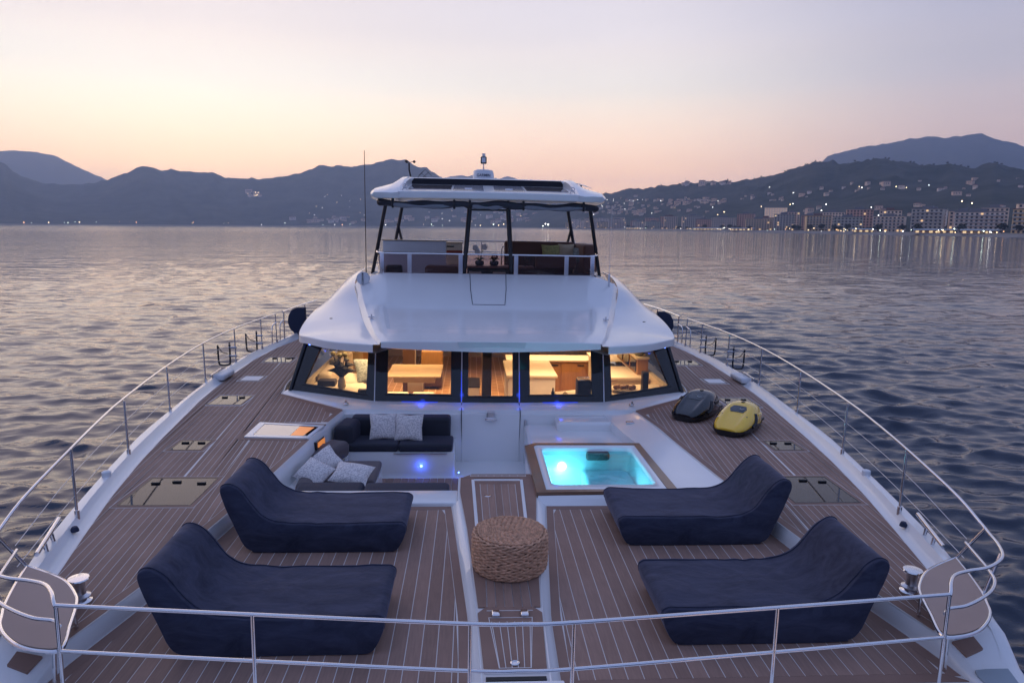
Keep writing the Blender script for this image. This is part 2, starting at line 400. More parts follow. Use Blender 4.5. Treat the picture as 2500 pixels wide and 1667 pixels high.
YS = [1.6,2.1,2.6,3.0,3.4,3.8,4.04,4.16,4.28,4.4,4.6,5.0,5.4,5.8,6.2,6.6,7,7.5,8,8.5,9,9.5,10,10.5,11,11.5,12,12.5,13,13.5,14,14.5,15,15.5,16,16.5,17,18,19,20.5]
SIDE = {}
lowz = lambda y: lerp_tab([(4.04,-.10),(4.28,0.0)], y)
pin = lambda y: min(plnk(y) if y >= 4.2 else 3.2-(4.2-y)*.6, edge(y)-.2)
for s in (-1, 1):
    # bulwark + topsides, one lofted skin per hull
    rows = []
    for y in YS:
        e = edge(y); p = pin(y)
        low = lowz(y); k_ = max(0, min(1, (y-4.28)/.6)); c = .085*k_
        prof = [(p-.02, low-.006), (p+.045, low-.004), (p+.085, low-.003+k_*(.02+c*.25)), (p+.12, low-.002+k_*(.01+c*.9)), (e-.10, low+c), (e-.03, low-.003+c*.85), (e, low+c*.4-.025), (e-.01, low-.14), (e-.05, -1.1), (e-.22, -1.9), (e-.42, SEA-.35)]
        rows.append([(s*x, y, z) for x, z in prof])
    MB().grid(rows if s < 0 else [r[::-1] for r in rows]).build('hull', 'gelcoat', yacht, angle=50)
    # side deck base (light sealant under the planks)
    b = MB()
    ys = [4.28,4.5]+[4.75+.25*i for i in range(64)]
    b.grid([[(s*inner(y), y, -.0016), (s*(plnk(max(y, 4.2))+.0), y, -.0016)][::s] for y in ys])
    SIDE[s] = b.build('side_deck', 'caulk', yacht, smooth=False)
    # vertical riser from the side deck down to the lounge deck, wells
    b = MB(); yy = [2.6,3.2,3.6,4.04,4.16,4.28]+[4.3+.1*i for i in range(60)]
    b.grid([[(s*(inner(y)+.10), y, lowz(y)-.007), (s*(inner(y)+.012), y, lowz(y)-.003), (s*(inner(y)-.005), y, lowz(y)-.015), (s*(inner(y)-.02), y, LD-.02), (s*(inner(y)-.02), y, -.85)][::-s] for y in yy])
    b.build('deck_riser', 'gelcoat', yacht, angle=60)
    # bow top with grey non-skid pad and teak step
    b = MB(); bw = []
    for y in [1.6,2.0,2.4,2.8,3.2,3.6,3.9,4.04,4.16,4.28]:
        bw.append([(s*((inner(y)+.05) if y > 3 else max(.9, 3.0-(3-y)*.9)), y, lowz(y)-.0075), (s*(pin(y)-.02), y, lowz(y)-.006)][::s])
    b.grid(bw); b.build('bow_top', 'gelcoat', yacht)
    b = MB(); b.prism([(s*2.97,3.70),(s*2.975,3.93),(s*3.0,3.985),(s*3.08,3.995),(s*3.23,3.995),(s*3.06,3.42),(s*2.97,3.2)], -.12, -.090); b.build('nonskid_pad', 'nonskid', yacht, smooth=False)
    MB().prism([(s*2.985,4.20),(s*3.16,4.235),(s*3.17,4.15),(s*3.02,4.10)], -.10, lambda p: lowz(p[1])+.010).build('step_plate', 'teak_trim', yacht, smooth=False)
# front beam
b = MB(); b.bevel_box(-3.0, 3.0, 3.30, 3.93, -.60, -.165, .06, 3); b.build('front_beam', 'gelcoat', yacht)

# ---- lounge deck and walkway base
WOUT = [(3.9,.285),(4.05,.285),(4.75,.302),(6.85,.485),(7.2,.50)]
WIN = [(3.9,.205),(4.05,.210),(4.78,.236),(6.2,.33),(7.08,.41),(7.53,.41)]
wout = lambda y: lerp_tab(WOUT, y); win = lambda y: lerp_tab(WIN, y)
b = MB(); b.grid([[(-(inner(y)-.005), y, LD-.0016), (-wout(y)+.02, y, LD-.0016), (wout(y)-.02, y, LD-.0016), (inner(y)-.005, y, LD-.0016)] for y in [3.9+.1*i for i in range(31)]])
LOUNGE = b.build('lounge_deck', 'caulk', yacht, smooth=False)
for s in (-1, 1):
    b = MB(); b.grid([[(s*win(y), y, -.086), (s*(win(y)+.012), y, -.082), (s*(wout(y)-.03), y, LD+.022), (s*(wout(y)), y, LD+.004), (s*(wout(y)+.004), y, LD-.03)][::s] for y in [3.9+.1*i for i in range(31)]])
    b.build('walkway_side', 'gelcoat', yacht, angle=60)
b = MB(); b.grid([[(-win(y)-.002, y, -.084), (win(y)+.002, y, -.084)] for y in [3.94+.1*i for i in range(36)]+[7.53]])
b.prism([(-.41,7.53),(.41,7.53),(.40,7.63),(-.29,7.63)], -1.0, -.084)
walk = b.build('walkway', 'caulk', yacht, smooth=False)
b = MB(); b.prism([(-.43,6.9),(-.43,7.53),(-.29,7.66),(.42,7.66),(.42,6.9)], -1.0, -.09); b.build('walkway_block', 'gelcoat', yacht, smooth=False)
b = MB(); b.bevel_box(-.30, .30, 3.86, 3.945, -.30, -.075, .012, 2); b.build('walkway_nose', 'gelcoat', yacht)
b = MB(); b.box(-.19, .19, 3.948, 3.985, -.083, -.0755); b.build('walkway_gutter', 'rubber', yacht, smooth=False)

# ---- planks : every strip is an object of its own, grouped under the deck it belongs to
def strip_mesh(quads, ztop, th=.010):
    mb = MB()
    for q in quads: mb.prism(q, ztop-th, ztop)
    return mb
HATCH = [(2.995,3.66,6.57,7.295,1),(3.535,3.88,8.265,8.62,1),(3.75,4.22,10.42,10.96,1),(3.97,4.29,12.08,12.42,0),(3.87,4.36,13.75,14.23,1)]
SKYL = (2.30, 3.17, 8.74, 9.40)
GAP = .0062
for s in (-1, 1):
    part = SIDE[s]
    holes = [(a-.05, b_+.05, c-.06, d+.06) for a, b_, c, d, k in HATCH] + ([(SKYL[0]-.2, SKYL[1]+.06, SKYL[2]-.07, SKYL[3]+.07)] if s < 0 else [])
    def spans(sv):
        out = []; cur = None; y = 4.29
        while y < 17.4:
            x = sv+.095*(y-6.5)
            m_in = .095 if y < 10.19 else (.02 if y > 11.3 else .05)
            ok = inner(y)+m_in < x < plnk(y)-.004 and not (10.12 < y < 10.2 and x < 2.3)
            if ok:
                for a, b_, c, d in holes:
                    if a < x < b_ and c < y < d: ok = False; break
            if ok and cur is None: cur = y
            if not ok and cur is not None: out.append((cur, y-.01)); cur = None
            y += .01
        if cur is not None: out.append((cur, y))
        return [q for q in out if q[1]-q[0] > .03]
    sv = 2.0
    while sv < 4.1:
        quads = []
        cuts = [sv+GAP/2+(.0715-GAP)*k/3 for k in range(4)]
        sp = [spans(c) for c in cuts]
        for k in range(3):
            a_, b_ = cuts[k], cuts[k+1]
            for (p0, p1) in sp[k]:
                best = None
                for (q0, q1) in sp[k+1]:
                    ov = min(p1, q1)-max(p0, q0)
                    if ov > .02 and (best is None or ov > best[0]): best = (ov, q0, q1)
                if best is None: continue
                _, q0, q1 = best
                X = lambda v, y: s*(v+.095*(y-6.5))
                quads.append([(X(a_, p0), p0), (X(b_, q0), q0), (X(b_, q1), q1), (X(a_, p1), p1)])
        runs = []
        for q in quads:
            lo_, hi_ = min(p[1] for p in q), max(p[1] for p in q); hit = [r_ for r_ in runs if r_[0] < hi_-.005 and lo_ < r_[1]-.005]
            n_ = [lo_, hi_, [q]]
            for r_ in hit: n_ = [min(n_[0], r_[0]), max(n_[1], r_[1]), n_[2]+r_[2]]; runs.remove(r_)
            runs.append(n_)
        for r_ in runs: strip_mesh(r_[2], 0.0).build('plank', 'teak', part, smooth=False)
        sv += .0715
    # margin plank along the inner edge
    yy = [4.3+.1*i for i in range(60)]
    L_ = [(s*(inner(y)+.012), y) for y in yy if y < 10.17]; Ro = [(s*(inner(y)+.088), y) for y in yy if y < 10.17]
    for lo_, hi_ in (((0, 8.62), (9.42, 11)) if s < 0 else ((0, 11),)):
        mb = MB()
        for i in range(len(L_)-1):
            if lo_ < yy[i] < hi_: mb.prism([L_[i], Ro[i], Ro[i+1], L_[i+1]], -.010, .001)
        mb.build('margin_plank', 'teak_trim', part, smooth=False)
    MB().prism([(s*2.20,10.06),(s*2.46,10.30),(s*2.44,10.06),(s*2.29,9.93)], -.010, .0006).build('corner_plank', 'teak_trim', part, smooth=False)
    MB().prism([(s*2.175,10.10),(s*2.20,10.17),(s*3.26,11.07),(s*3.33,11.09),(s*3.36,11.02),(s*2.27,10.09)], -.010, .001).build('margin_plank', 'teak_trim', part, smooth=False)

    part = LOUNGE
    m_ = .088
    x = .30
    inv = [(inner(y), y) for y in [6.85-.05*i for i in range(60)]]
    while x < 2.95:
        quads = []
        cuts = [x+GAP/2+(.106-GAP)*k/3 for k in range(4)]
        def hi(v):
            y = 6.85-m_
            while y > 4.05 and not (wout(y)+m_*.9 < v < inner(y)-.01-m_): y -= .01
            return y
        hs = [hi(c) for c in cuts]
        for k in range(3):
            if hs[k] < 4.2 or hs[k+1] < 4.2: continue
            quads.append([(s*cuts[k], 4.03), (s*cuts[k+1], 4.03), (s*cuts[k+1], hs[k+1]), (s*cuts[k], hs[k])])
        if quads: strip_mesh(quads, LD).build('plank', 'teak', part, smooth=False)
        x += .106
    yy = [4.0+.1*i for i in range(29)]+[6.845]
    def margin(fa, fb, name='margin_plank'):
        mb = MB()
        for y0, y1 in zip(yy[:-1], yy[1:]): mb.prism([(s*fa(y0), y0), (s*fb(y0), y0), (s*fb(y1), y1), (s*fa(y1), y1)], LD-.01, LD+.001)
        mb.build(name, 'teak_trim', part, smooth=False)
    margin(lambda y: wout(y)+.006, lambda y: wout(y)+m_*.9-.004)
    margin(lambda y: inner(y)-.03-m_+.006, lambda y: inner(y)-.03)
    MB().prism([(s*(wout(6.85)+.006), 6.846), (s*(inner(6.85)-.03), 6.846), (s*(inner(6.77)-.03-m_), 6.85-m_+.006), (s*(wout(6.77)+m_*.9), 6.85-m_+.006)], LD-.01, LD+.0025).build('margin_plank', 'teak_trim', part, smooth=False)
    MB().prism([(s*.30, 3.94), (s*2.94, 3.94), (s*2.83, 4.024), (s*.37, 4.024)], LD-.01, LD+.0025).build('margin_plank', 'teak_trim', part, smooth=False)

for i in range(5):
    x0 = -.165+.066*i; strip_mesh([[(x0+.003,4.80),(x0+.063,4.80),(x0+.063,5.76),(x0+.003,5.76)]], -.075).build('plank', 'teak', walk, smooth=False)
for s in (-1, 1):
    mb = MB(); yy = [4.80+.1*i for i in range(28)]+[7.52]
    for y0, y1 in zip(yy[:-1], yy[1:]): mb.prism([(s*(win(y0)-.006), y0), (s*max(.170, win(y0)-.15 if y0 > 5.7 else .17), y0), (s*max(.170, win(y1)-.15 if y1 > 5.7 else .17), y1), (s*(win(y1)-.006), y1)], -.09, -.0745)
    mb.build('margin_plank', 'teak_trim', walk, smooth=False)
MB().prism([(-.40,7.50),(.40,7.50),(.385,7.62),(-.28,7.62)], -.09, -.073).build('margin_plank', 'teak_trim', walk, smooth=False)
mb = MB()
for q in ([(-.30,7.545),(.33,7.545),(.33,7.555),(-.30,7.555)], [(-.30,7.585),(.33,7.585),(.33,7.592),(-.30,7.592)]): mb.prism(q, -.08, -.0715)
for i in range(8): mb.box(-.30+.089*i, -.294+.089*i, 7.545, 7.59, -.08, -.0712)
mb.build('inlay_line', 'caulk', walk, smooth=False)
# aft walkway locker lid with pale gasket
lid = MB().ring([(-.235,5.72),(.235,5.72),(.285,7.43),(-.285,7.43)], [(-.205,5.76),(.205,5.76),(.252,7.395),(-.252,7.395)], -.085, -.066).build('locker_lid', 'gelcoat', yacht, smooth=False)
MB().prism([(-.215,5.75),(.215,5.75),(.262,7.405),(-.262,7.405)], -.09, -.0715).build('lid_panel', 'caulk', lid, smooth=False)
for i in range(5):
    t0, t1 = -1+.4*i+.012, -1+.4*(i+1)-.012
    MB().prism([(.16*t0,5.78),(.16*t1,5.78),(.19*t1,7.30),(.19*t0,7.30)], -.08, -.0685).build('plank', 'teak', lid, smooth=False)
MB().ring([(-.212,5.76),(.212,5.76),(.258,7.40),(-.258,7.40)], [(-.165,5.77),(.165,5.77),(.195,7.305),(-.195,7.305)], -.08, -.0690).build('lid_margin', 'teak_trim', lid, smooth=False)
MB().lathe((-.115,6.95,-.0705), [(.034,0),(.034,.006),(.026,.008),(.001,.008)], 20).build('latch', 'chrome', lid)
# forward locker lid with two hinges and a round latch
lid2 = MB().prism([(-.235,4.72),(-.175,4.80),(.175,4.80),(.235,4.72),(.20,4.03),(-.20,4.03)], -.09, -.0735).build('locker_lid', 'teak_trim', yacht, smooth=False)
mb = MB(); mb.ring([(-.160,4.655),(.160,4.655),(.105,4.065),(-.105,4.065)], [(-.154,4.65),(.154,4.65),(.100,4.07),(-.100,4.07)], -.08, -.0712)
for i in range(6):
    t = -1+.4*i; mb.prism([(.10*t-.0025,4.07),(.10*t+.0025,4.07),(.137*t+.0025,4.60),(.137*t-.0025,4.60)], -.08, -.0711)
mb.box(-.17, .17, 4.742, 4.749, -.08, -.0711)
mb.build('inlay_line', 'caulk', lid2, smooth=False)
for x in (-.105, .105):
    MB().bevel_box(x-.03, x+.03, 4.655, 4.73, -.076, -.052, .01, 2).build('hinge', 'chrome', lid2)
MB().lathe((0,4.115,-.0725), [(.03,0),(.03,.006),(.022,.009),(.016,.002),(.001,.002)], 20).build('latch', 'chrome', lid2)

# ---- deck hatches
def rect(a, b_, c, d, g=0, s=1): return [(s*(a-g), c-g), (s*(b_+g), c-g), (s*(b_+g), d+g), (s*(a-g), d+g)]
for s in (-1, 1):
    for i, (a, b_, c, d, big) in enumerate(HATCH):
        h = MB().ring(rect(a, b_, c, d, .012, s), rect(a, b_, c, d, 0, s), -.02, .006).build('deck_hatch', 'black_plastic', yacht, smooth=False)
        MB().prism(rect(a, b_, c, d, .001, s), -.018, .004).build('pane', 'hatch_glass' if big else 'gelcoat_matt', h, smooth=False)
        g = .055 if i < 2 else .03
        MB().ring(rect(a, b_, c, d, g, s), rect(a, b_, c, d, .013, s), -.01, .003).build('margin_frame', 'teak_trim', h, smooth=False)
        MB().ring(rect(a, b_, c, d, g+.007, s), rect(a, b_, c, d, g+.001, s), -.01, .0022).build('inlay_line', 'caulk', h, smooth=False)
        if big:
            w = b_-a
            for k in ((.22, .78) if i != 0 else (.15, .55, .85)):
                x = s*(a+w*k); y = d-.16*(d-c)-(.04 if k != .55 else 0)
                MB().bevel_box(x-.045, x+.045, y-.018, y+.018, .004, .022, .008, 2).build('handle', 'black_plastic', h)
# skylight with white frame on the left side deck, its inner end lit from below
a, b_, c, d = SKYL
sk = MB().ring([(-3.17,8.76),(-2.36,8.70),(-2.27,9.28),(-3.17,9.43)], [(-3.085,8.83),(-2.39,8.79),(-2.33,9.22),(-3.085,9.36)], -.02, .016).build('skylight', 'gelcoat', yacht, smooth=False)
MB().prism([(-3.09,8.825),(-2.62,8.80),(-2.585,9.28),(-3.09,9.37)], -.02, .011).build('pane', 'skylight_glass', sk, smooth=False)
MB().prism([(-2.62,8.80),(-2.385,8.785),(-2.325,9.225),(-2.585,9.28)], -.02, .010).build('pane_border', 'black_gloss', sk, smooth=False)
MB().prism([(-2.61,8.835),(-2.45,8.825),(-2.385,9.195),(-2.585,9.235)], -.015, .0115).build('lit_pane', 'warm_window', sk, smooth=False)
MB().ring([(-3.25,8.68),(-2.40,8.62),(-2.27,9.38),(-3.25,9.51)], [(-3.175,8.755),(-2.365,8.695),(-2.28,9.285),(-3.175,9.435)], -.01, .003).build('margin_frame', 'teak_trim', sk, smooth=False)
# porthole in the lounge wall, lit from inside
def wall_poly(P, x0, x1): n = len(P); return MB().add([(x0,)+p for p in P]+[(x1,)+p for p in P], [tuple(range(n))[::-1], tuple(range(n, 2*n))]+[(i, (i+1) % n, n+(i+1) % n, n+i) for i in range(n)])
ph = wall_poly([(8.80,-.175),(9.68,-.345),(9.68,-.17),(8.80,-.075)], -2.33, -2.272).build('side_window', 'black_gloss', yacht, smooth=False)
wall_poly([(8.87,-.165),(9.62,-.31),(9.62,-.20),(8.87,-.10)], -2.29, -2.266).build('pane', 'warm_window', ph, smooth=False)

# ---- lounge well (left) and passage to the door
BULK = 10.12
w = MB()
w.box(-2.38, .60, 7.2, BULK+.1, -.86, -.78)                                    # sole
part = w.build('well_floor', 'gelcoat', yacht, smooth=False)
for i in range(17):
    x0 = -2.05+.1*i
    strip_mesh([[(x0+.003,7.75),(x0+.097,7.75),(x0+.097,9.36),(x0+.003,9.36)]], -.765, .012).build('plank', 'teak', part, smooth=False)
MB().bevel_box(-2.42, -.43, 6.86, 7.22, -.80, -.105, .02, 2).build('front_coaming', 'gelcoat', yacht)
MB().box(-2.42, -.43, 7.15, 7.72, -.80, -.46).build('seat_base', 'gelcoat', yacht, smooth=False)
MB().prism([(-2.55,6.9),(-2.05,7.2),(-1.45,7.6),(-1.45,8.85),(-1.98,8.9),(-1.98,9.4),(-2.4,9.4)], -.80, -.435).build('seat_base', 'gelcoat', yacht, smooth=False)
MB().prism([(-2.50,6.87),(-2.20,6.87),(-2.20,7.5),(-2.17,8.4),(-2.17,9.32),(-2.32,9.32),(-2.42,8)], -.80, -.30).build('seat_shelf', 'gelcoat', yacht, smooth=False)
MB().bevel_box(-2.13, -.52, 9.42, BULK, -.80, -.405, .015, 2).build('seat_base', 'gelcoat', yacht)
MB().bevel_box(-1.36, -.62, 9.395, 9.425, -.435, -.412, .006, 2).build('seat_rail', 'steel', yacht)
# bulkhead under the windscreen: ledge and face
b = MB(); rows = []
LEDGE = [(-3.32,11.18),(-3.30,11.13),(-2.75,10.66),(-2.17,10.20),(-1.2,10.165),(0,10.16),(1.2,10.165),(2.17,10.20),(2.75,10.66),(3.30,11.13),(3.32,11.18)]
WSB = [(-3.24,11.24),(-3.20,11.19),(-2.5,10.85),(-1.77,10.50),(-.9,10.43),(0,10.41),(.9,10.43),(1.77,10.50),(2.5,10.85),(3.20,11.19),(3.24,11.24)]
for (xa, ya), (xb, yb) in zip(LEDGE, WSB):
    rows.append([(xb, yb+.15, .05), (xb, yb, .05), (xb*.35+xa*.65, yb*.35+ya*.65, .030), (xa, ya, -.005), (xa, ya-.012, -.05 if abs(xa) < 2.3 else -.02), (xa, BULK if abs(xa) < 2.3 else ya, -.06 if abs(xa) < 2.3 else -.03), (xa, BULK if abs(xa) < 2.3 else ya, -.9 if abs(xa) < 2.3 else -.05)])
b.grid([r[::-1] for r in rows]); b.build('windscreen_base', 'gelcoat', yacht, angle=40)
# door in the middle of the bulkhead
dr = MB().bevel_box(-.432, .432, BULK-.022, BULK+.02, -1.0, -.035, .012, 2).build('door', 'gelcoat', yacht)
for s in (-1, 1): mb = MB(); mb.tube([(s*.437, 10.40, .05), (s*.438, 10.155, .0), (s*.438, BULK-.012, -.06), (s*.415, BULK-.012, -.8), (s*.38, BULK-.012, -.98)], .007, 6); mb.build('door_seam', 'seam_dark', dr)
hd = MB().bevel_box(-.06, .06, BULK-.05, BULK-.015, -.12, .0, .018, 3).build('door_handle', 'steel', dr)
MB().bevel_box(-.085, .085, BULK-.075, BULK-.045, -.135, -.09, .012, 2).build('latch', 'chrome', hd)
for x in (-2.17, 2.17):
    MB().lathe((x, 10.35, .043), [(.04,0),(.036,.012),(.02,.02),(.018,.045),(.001,.047)], 18).build('deck_fitting', 'chrome', yacht)
MB().bevel_box(.50, .54, BULK-.02, BULK+.01, -.30, -.14, .008, 2).build('wall_plate', 'steel', yacht)

# ---- jacuzzi (right)
JX0, JX1, JY0, JY1 = .40, 1.90, 6.96, 8.66; JT = -.03
OUT = [(.40,6.95),(1.92,7.00),(1.885,8.65),(.53,8.65),(.385,8.54)]
INN = [(.505,7.03),(1.815,7.05),(1.80,8.585),(.56,8.585),(.50,8.53)]
jac = MB().ring(OUT, INN, -.10, JT).build('jacuzzi', 'teak_frame', yacht, smooth=False)
MB().prism([(.38,6.86),(2.55,6.86),(2.55,6.94),(1.94,6.99),(.415,6.944)], -.5, lambda p: LD-.002 if p[1] < 6.9 else JT-.035).build('jacuzzi_front', 'gelcoat', jac, smooth=False)
MB().prism([(.42,6.935),(.405,8.54),(.43,8.7),(.52,8.7),(.52,6.94)], -1.0, -.075).build('jacuzzi_side', 'gelcoat', jac, smooth=False)
# moulded tub: rim, walls, seat step, floor
def rr(x0, x1, y0, y1, r, n=5):
    P = []
    for cx, cy, a0 in ((x1-r,y0+r,-90),(x1-r,y1-r,0),(x0+r,y1-r,90),(x0+r,y0+r,180)):
        for k in range(n+1):
            a_ = R(a0+90*k/n); P.append((cx+r*math.cos(a_), cy+r*math.sin(a_)))
    return P
rings = []
for (x0, x1, y0, y1, r, z) in ((.497,1.822,7.022,8.595,.01,JT-.012),(.52,1.80,7.05,8.57,.05,JT-.004),(.585,1.745,7.19,8.50,.09,JT-.008),(.60,1.73,7.21,8.485,.09,JT-.03),(.62,1.70,7.24,8.45,.10,-.30),(.64,1.68,7.26,8.43,.10,-.62),(.72,1.60,7.36,8.36,.10,-.70)):
    rings.append([(p[0], p[1], z) for p in rr(x0, x1, y0, y1, r)])
tb = MB(); n = len(rings[0]); vv = [p for r_ in rings for p in r_]
ff = [(i*n+k, i*n+(k+1) % n, (i+1)*n+(k+1) % n, (i+1)*n+k) for i in range(len(rings)-1) for k in range(n)] + [tuple(range((len(rings)-1)*n, len(rings)*n))]
tb.add(vv, ff); tb.build('tub_shell', 'tub', jac, angle=50)
MB().bevel_box(1.10, 1.72, 7.80, 8.48, -.72, -.32, .06, 4).build('tub_seat', 'tub', jac)
MB().bevel_box(1.16, 1.46, 8.40, 8.475, -.19, -.075, .055, 4).build('headrest', 'taupe_fabric', jac)
MB().lathe((.86,8.452,-.27), [(.055,0),(.055,-.012),(.04,-.02),(.001,-.02)], 18, 'Y').build('tub_light', 'tub_lamp', jac)

# water in the jacuzzi
b = MB(); nx, ny = 40, 44; rows = []
for j in range(ny+1):
    y = 7.20+1.29*j/ny
    rows.append([(.592+1.146*i/nx, y, -.085+.006*fbm((i*.33, j*.33, 3.0), 3)*(1 if (i*.5+j) < 26 else .35)) for i in range(nx+1)])
glass_mat('tub_water', (.55,.95,1.0), 1.33, .0)
b.grid(rows); b.build('water', 'tub_water', jac)

def lamp(name, kind, loc, power, color, size=.05, parent=yacht, rot=None, spot=None):
    l = bpy.data.lights.new(name, kind); l.energy = power; l.color = color
    if kind == 'AREA': l.shape = 'RECTANGLE'; l.size = size[0]; l.size_y = size[1]
    else: l.shadow_soft_size = size
    o = bpy.data.objects.new(name, l); COL.objects.link(o); o.location = loc
    if rot: o.rotation_euler = rot
    if kind == 'AREA': l.spread = R(115)
    o.parent = parent; o.matrix_parent_inverse = Matrix.Translation(-LOC[parent.name])
    return o
lamp('tub_light_glow', 'POINT', (.86, 8.30, -.33), 4, (.16,.82,1.0), .05)
lamp('tub_light_glow', 'POINT', (1.05, 7.60, -.45), 26, (.22,.82,1.0), .08)

# ---- right of and behind the jacuzzi: white mouldings
b = MB(); ys = [6.87+.13*i for i in range(26)]
def jx(y): return lerp_tab([(6.87,1.925),(8.65,1.893),(9.2,1.80),(10.12,1.70)], y)
b.grid([[(jx(y), y, -.6), (jx(y), y, -.065), (jx(y)+.05, y, -.062), ((jx(y)+inner(y))/2, y, -.055), (inner(y)-.05, y, -.03), (inner(y)+.02, y, -.0035), (inner(y)+.02, y, -.2)] for y in ys])
b.build('jacuzzi_surround', 'gelcoat', yacht, angle=60)
MB().bevel_box(.50, 1.95, 8.66, BULK, -.9, -.20, .05, 3).build('jacuzzi_shelf', 'gelcoat', yacht)
MB().bevel_box(.95, 1.98, 9.75, BULK+.02, -.25, -.07, .06, 4).build('jacuzzi_backrest', 'gelcoat', yacht)
gr = MB().prism([(1.42,8.72),(1.78,8.72),(1.70,9.12),(1.43,9.12)], -.2, -.192).build('grille', 'steel', yacht, smooth=False)
for k in range(5): MB().box(1.45+.055*k, 1.475+.055*k, 8.76, 9.08, -.193, -.187).build('slot', 'black_plastic', gr, smooth=False)
MB().bevel_box(1.93, 2.05, 9.62, 9.70, -.055, -.03, .012, 2).build('flush_handle', 'chrome', yacht)

# ---- blue courtesy lights
def led(x, y, z, power=1.2, r=.012, dy=-.03, dz=.0):
    MB().lathe((x, y, z), [(r*1.5,0),(r,-.004),(.001,-.006)], 12, 'Y').build('courtesy_light', 'blue_led', yacht)
    lamp('courtesy_glow', 'POINT', (x, y+dy, z+dz), power, (.03,.10,1.0), .015)
led(-.98, 9.39, -.60, .6); led(-.46, 9.41, -.70, .25, .007); led(1.90, 9.05, -.12, .2, .007)
mat('blue_strip', (.1,.15,.6), .5, emit=(.02,.06,1.0), estr=.55)
for s in (-1, 1):
    MB().tube([(s*.445,10.405,.07),(s*.447,10.60,.50)], .006, 6).build('light_strip', 'blue_strip', yacht)
    MB().tube([(s*.80,10.412,.056),(s*1.35,10.437,.056)], .005, 6).build('light_strip', 'blue_strip', yacht)
    lamp('light_strip_glow', 'POINT', (s*.445,10.36,.22), .45, (.02,.07,1.0), .04); lamp('light_strip_glow', 'POINT', (s*1.05,10.36,.10), .55, (.02,.07,1.0), .05)
for x in (-2.87, 2.87): led(x, 11.17, .80, .12, .009, -.03)

# ================================================================== windscreen
WB = [(-3.20,11.19,.045),(-1.765,10.485,.045),(-.440,10.415,.045),(.440,10.415,.045),(1.765,10.485,.045),(3.20,11.19,.045)]
WT = [(-2.94,11.50,.97),(-1.79,10.92,.97),(-.445,10.80,.97),(.445,10.80,.97),(1.79,10.92,.97),(2.94,11.50,.97)]
def bil(q, u, v):
    a, b_, c, d = (Vector(p) for p in q)
    return (a*(1-u)+b_*u)*(1-v)+(d*(1-u)+c*u)*v
MARG = [(.135,.10,.14),(.145,.125,.13),(.115,.115,.11),(.125,.145,.13),(.10,.135,.14)]
ws_parts = []
for i in range(5):
    q = [WB[i], WB[i+1], WT[i+1], WT[i]]
    l_, r_, bt = MARG[i]
    if i == 0: inn4 = [(.145,bt),(1-r_,.10),(1-r_,1.0),(.28,1.0)]
    elif i == 4: inn4 = [(l_,.10),(1-.145,bt),(1-.28,1.0),(l_,1.0)]
    else: inn4 = [(l_,bt),(1-r_,bt),(1-r_,1.0),(l_,1.0)]
    out4 = [(0,0),(1,0),(1,1.03),(0,1.03)]
    nrm = (Vector(q[1])-Vector(q[0])).cross(Vector(q[3])-Vector(q[0])).normalized()
    mb = MB(); V = []
    for off in (.0, -.035):
        V += [bil(q, *p)+nrm*off for p in out4] + [bil(q, *p)+nrm*off for p in inn4]
    F = []
    for k in range(4):
        j = (k+1) % 4
        F += [(k, j, 4+j, 4+k), (4+k, 4+j, 12+j, 12+k), (8+j, 8+k, 12+k, 12+j), (j, k, 8+k, 8+j)]
    mb.add(V, F)
    fr = mb.build('windscreen_window', 'black_frame', yacht, smooth=False)
    pane = MB(); pane.poly([bil(q, *p)+nrm*-.012 for p in inn4]); pane.build('pane', 'cabin_glass', fr, smooth=False)
    # inner sill strip that catches the light
    a_, c_ = bil(q, inn4[0][0]-.02, inn4[0][1]-.025), bil(q, inn4[1][0]+.02, inn4[1][1]-.025)
    MB().tube([a_+nrm*.006, c_+nrm*.006], .007, 6).build('sill', 'black_plastic', fr)
mb = MB()
for i in (1, 2, 3, 4): mb.tube([Vector(WB[i])+Vector((0,-.004,0)), Vector(WT[i])+Vector((0,-.004,0))], .008, 6)
mb.build('windscreen_joint', 'gelcoat_matt', yacht)
for s in (-1, 1):   # dark side glazing running aft
    q = [(s*3.20,11.19,.045),(s*3.42,16.6,.045),(s*3.05,16.6,1.0),(s*2.94,11.50,.97)]
    MB().poly(q if s < 0 else q[::-1]).build('side_glazing', 'black_gloss', yacht, smooth=False)
    MB().tube([(s*3.205,11.185,.04),(s*2.945,11.49,.97)], .035, 10).build('corner_post', 'black_frame', yacht)

# ================================================================== coach roof
def resample(P, ys):
    T = [(p[1], p) for p in P]; out = []
    C = catmull(P, 12)
    for y in ys:
        for a_, b_ in zip(C[:-1], C[1:]):
            if a_.y <= y <= b_.y+1e-9:
                t = (y-a_.y)/max(1e-9, b_.y-a_.y); out.append(a_+(b_-a_)*t); break
        else: out.append(C[-1] if y > C[-1].y else C[0])
    return out
TOPY = [10.10+.04*i for i in range(81)]        # 10.10 .. 13.30
midline = [(0,10.06,1.05),(0,10.5,1.10),(0,10.9,1.135),(0,11.6,1.19),(0,12.1,1.27),(0,12.45,1.43),(0,13.0,1.695),(0,13.34,1.83)]
ridge   = [(1.60,10.08,1.03),(1.74,10.5,1.085),(1.86,11.0,1.135),(2.0,11.6,1.21),(2.12,12.1,1.30),(2.21,12.45,1.385),(2.34,13.0,1.57),(2.42,13.34,1.68)]
N_ = 80
zc = [p.z for p in resample(midline, TOPY)]; rg = resample(ridge, TOPY)
rows = []
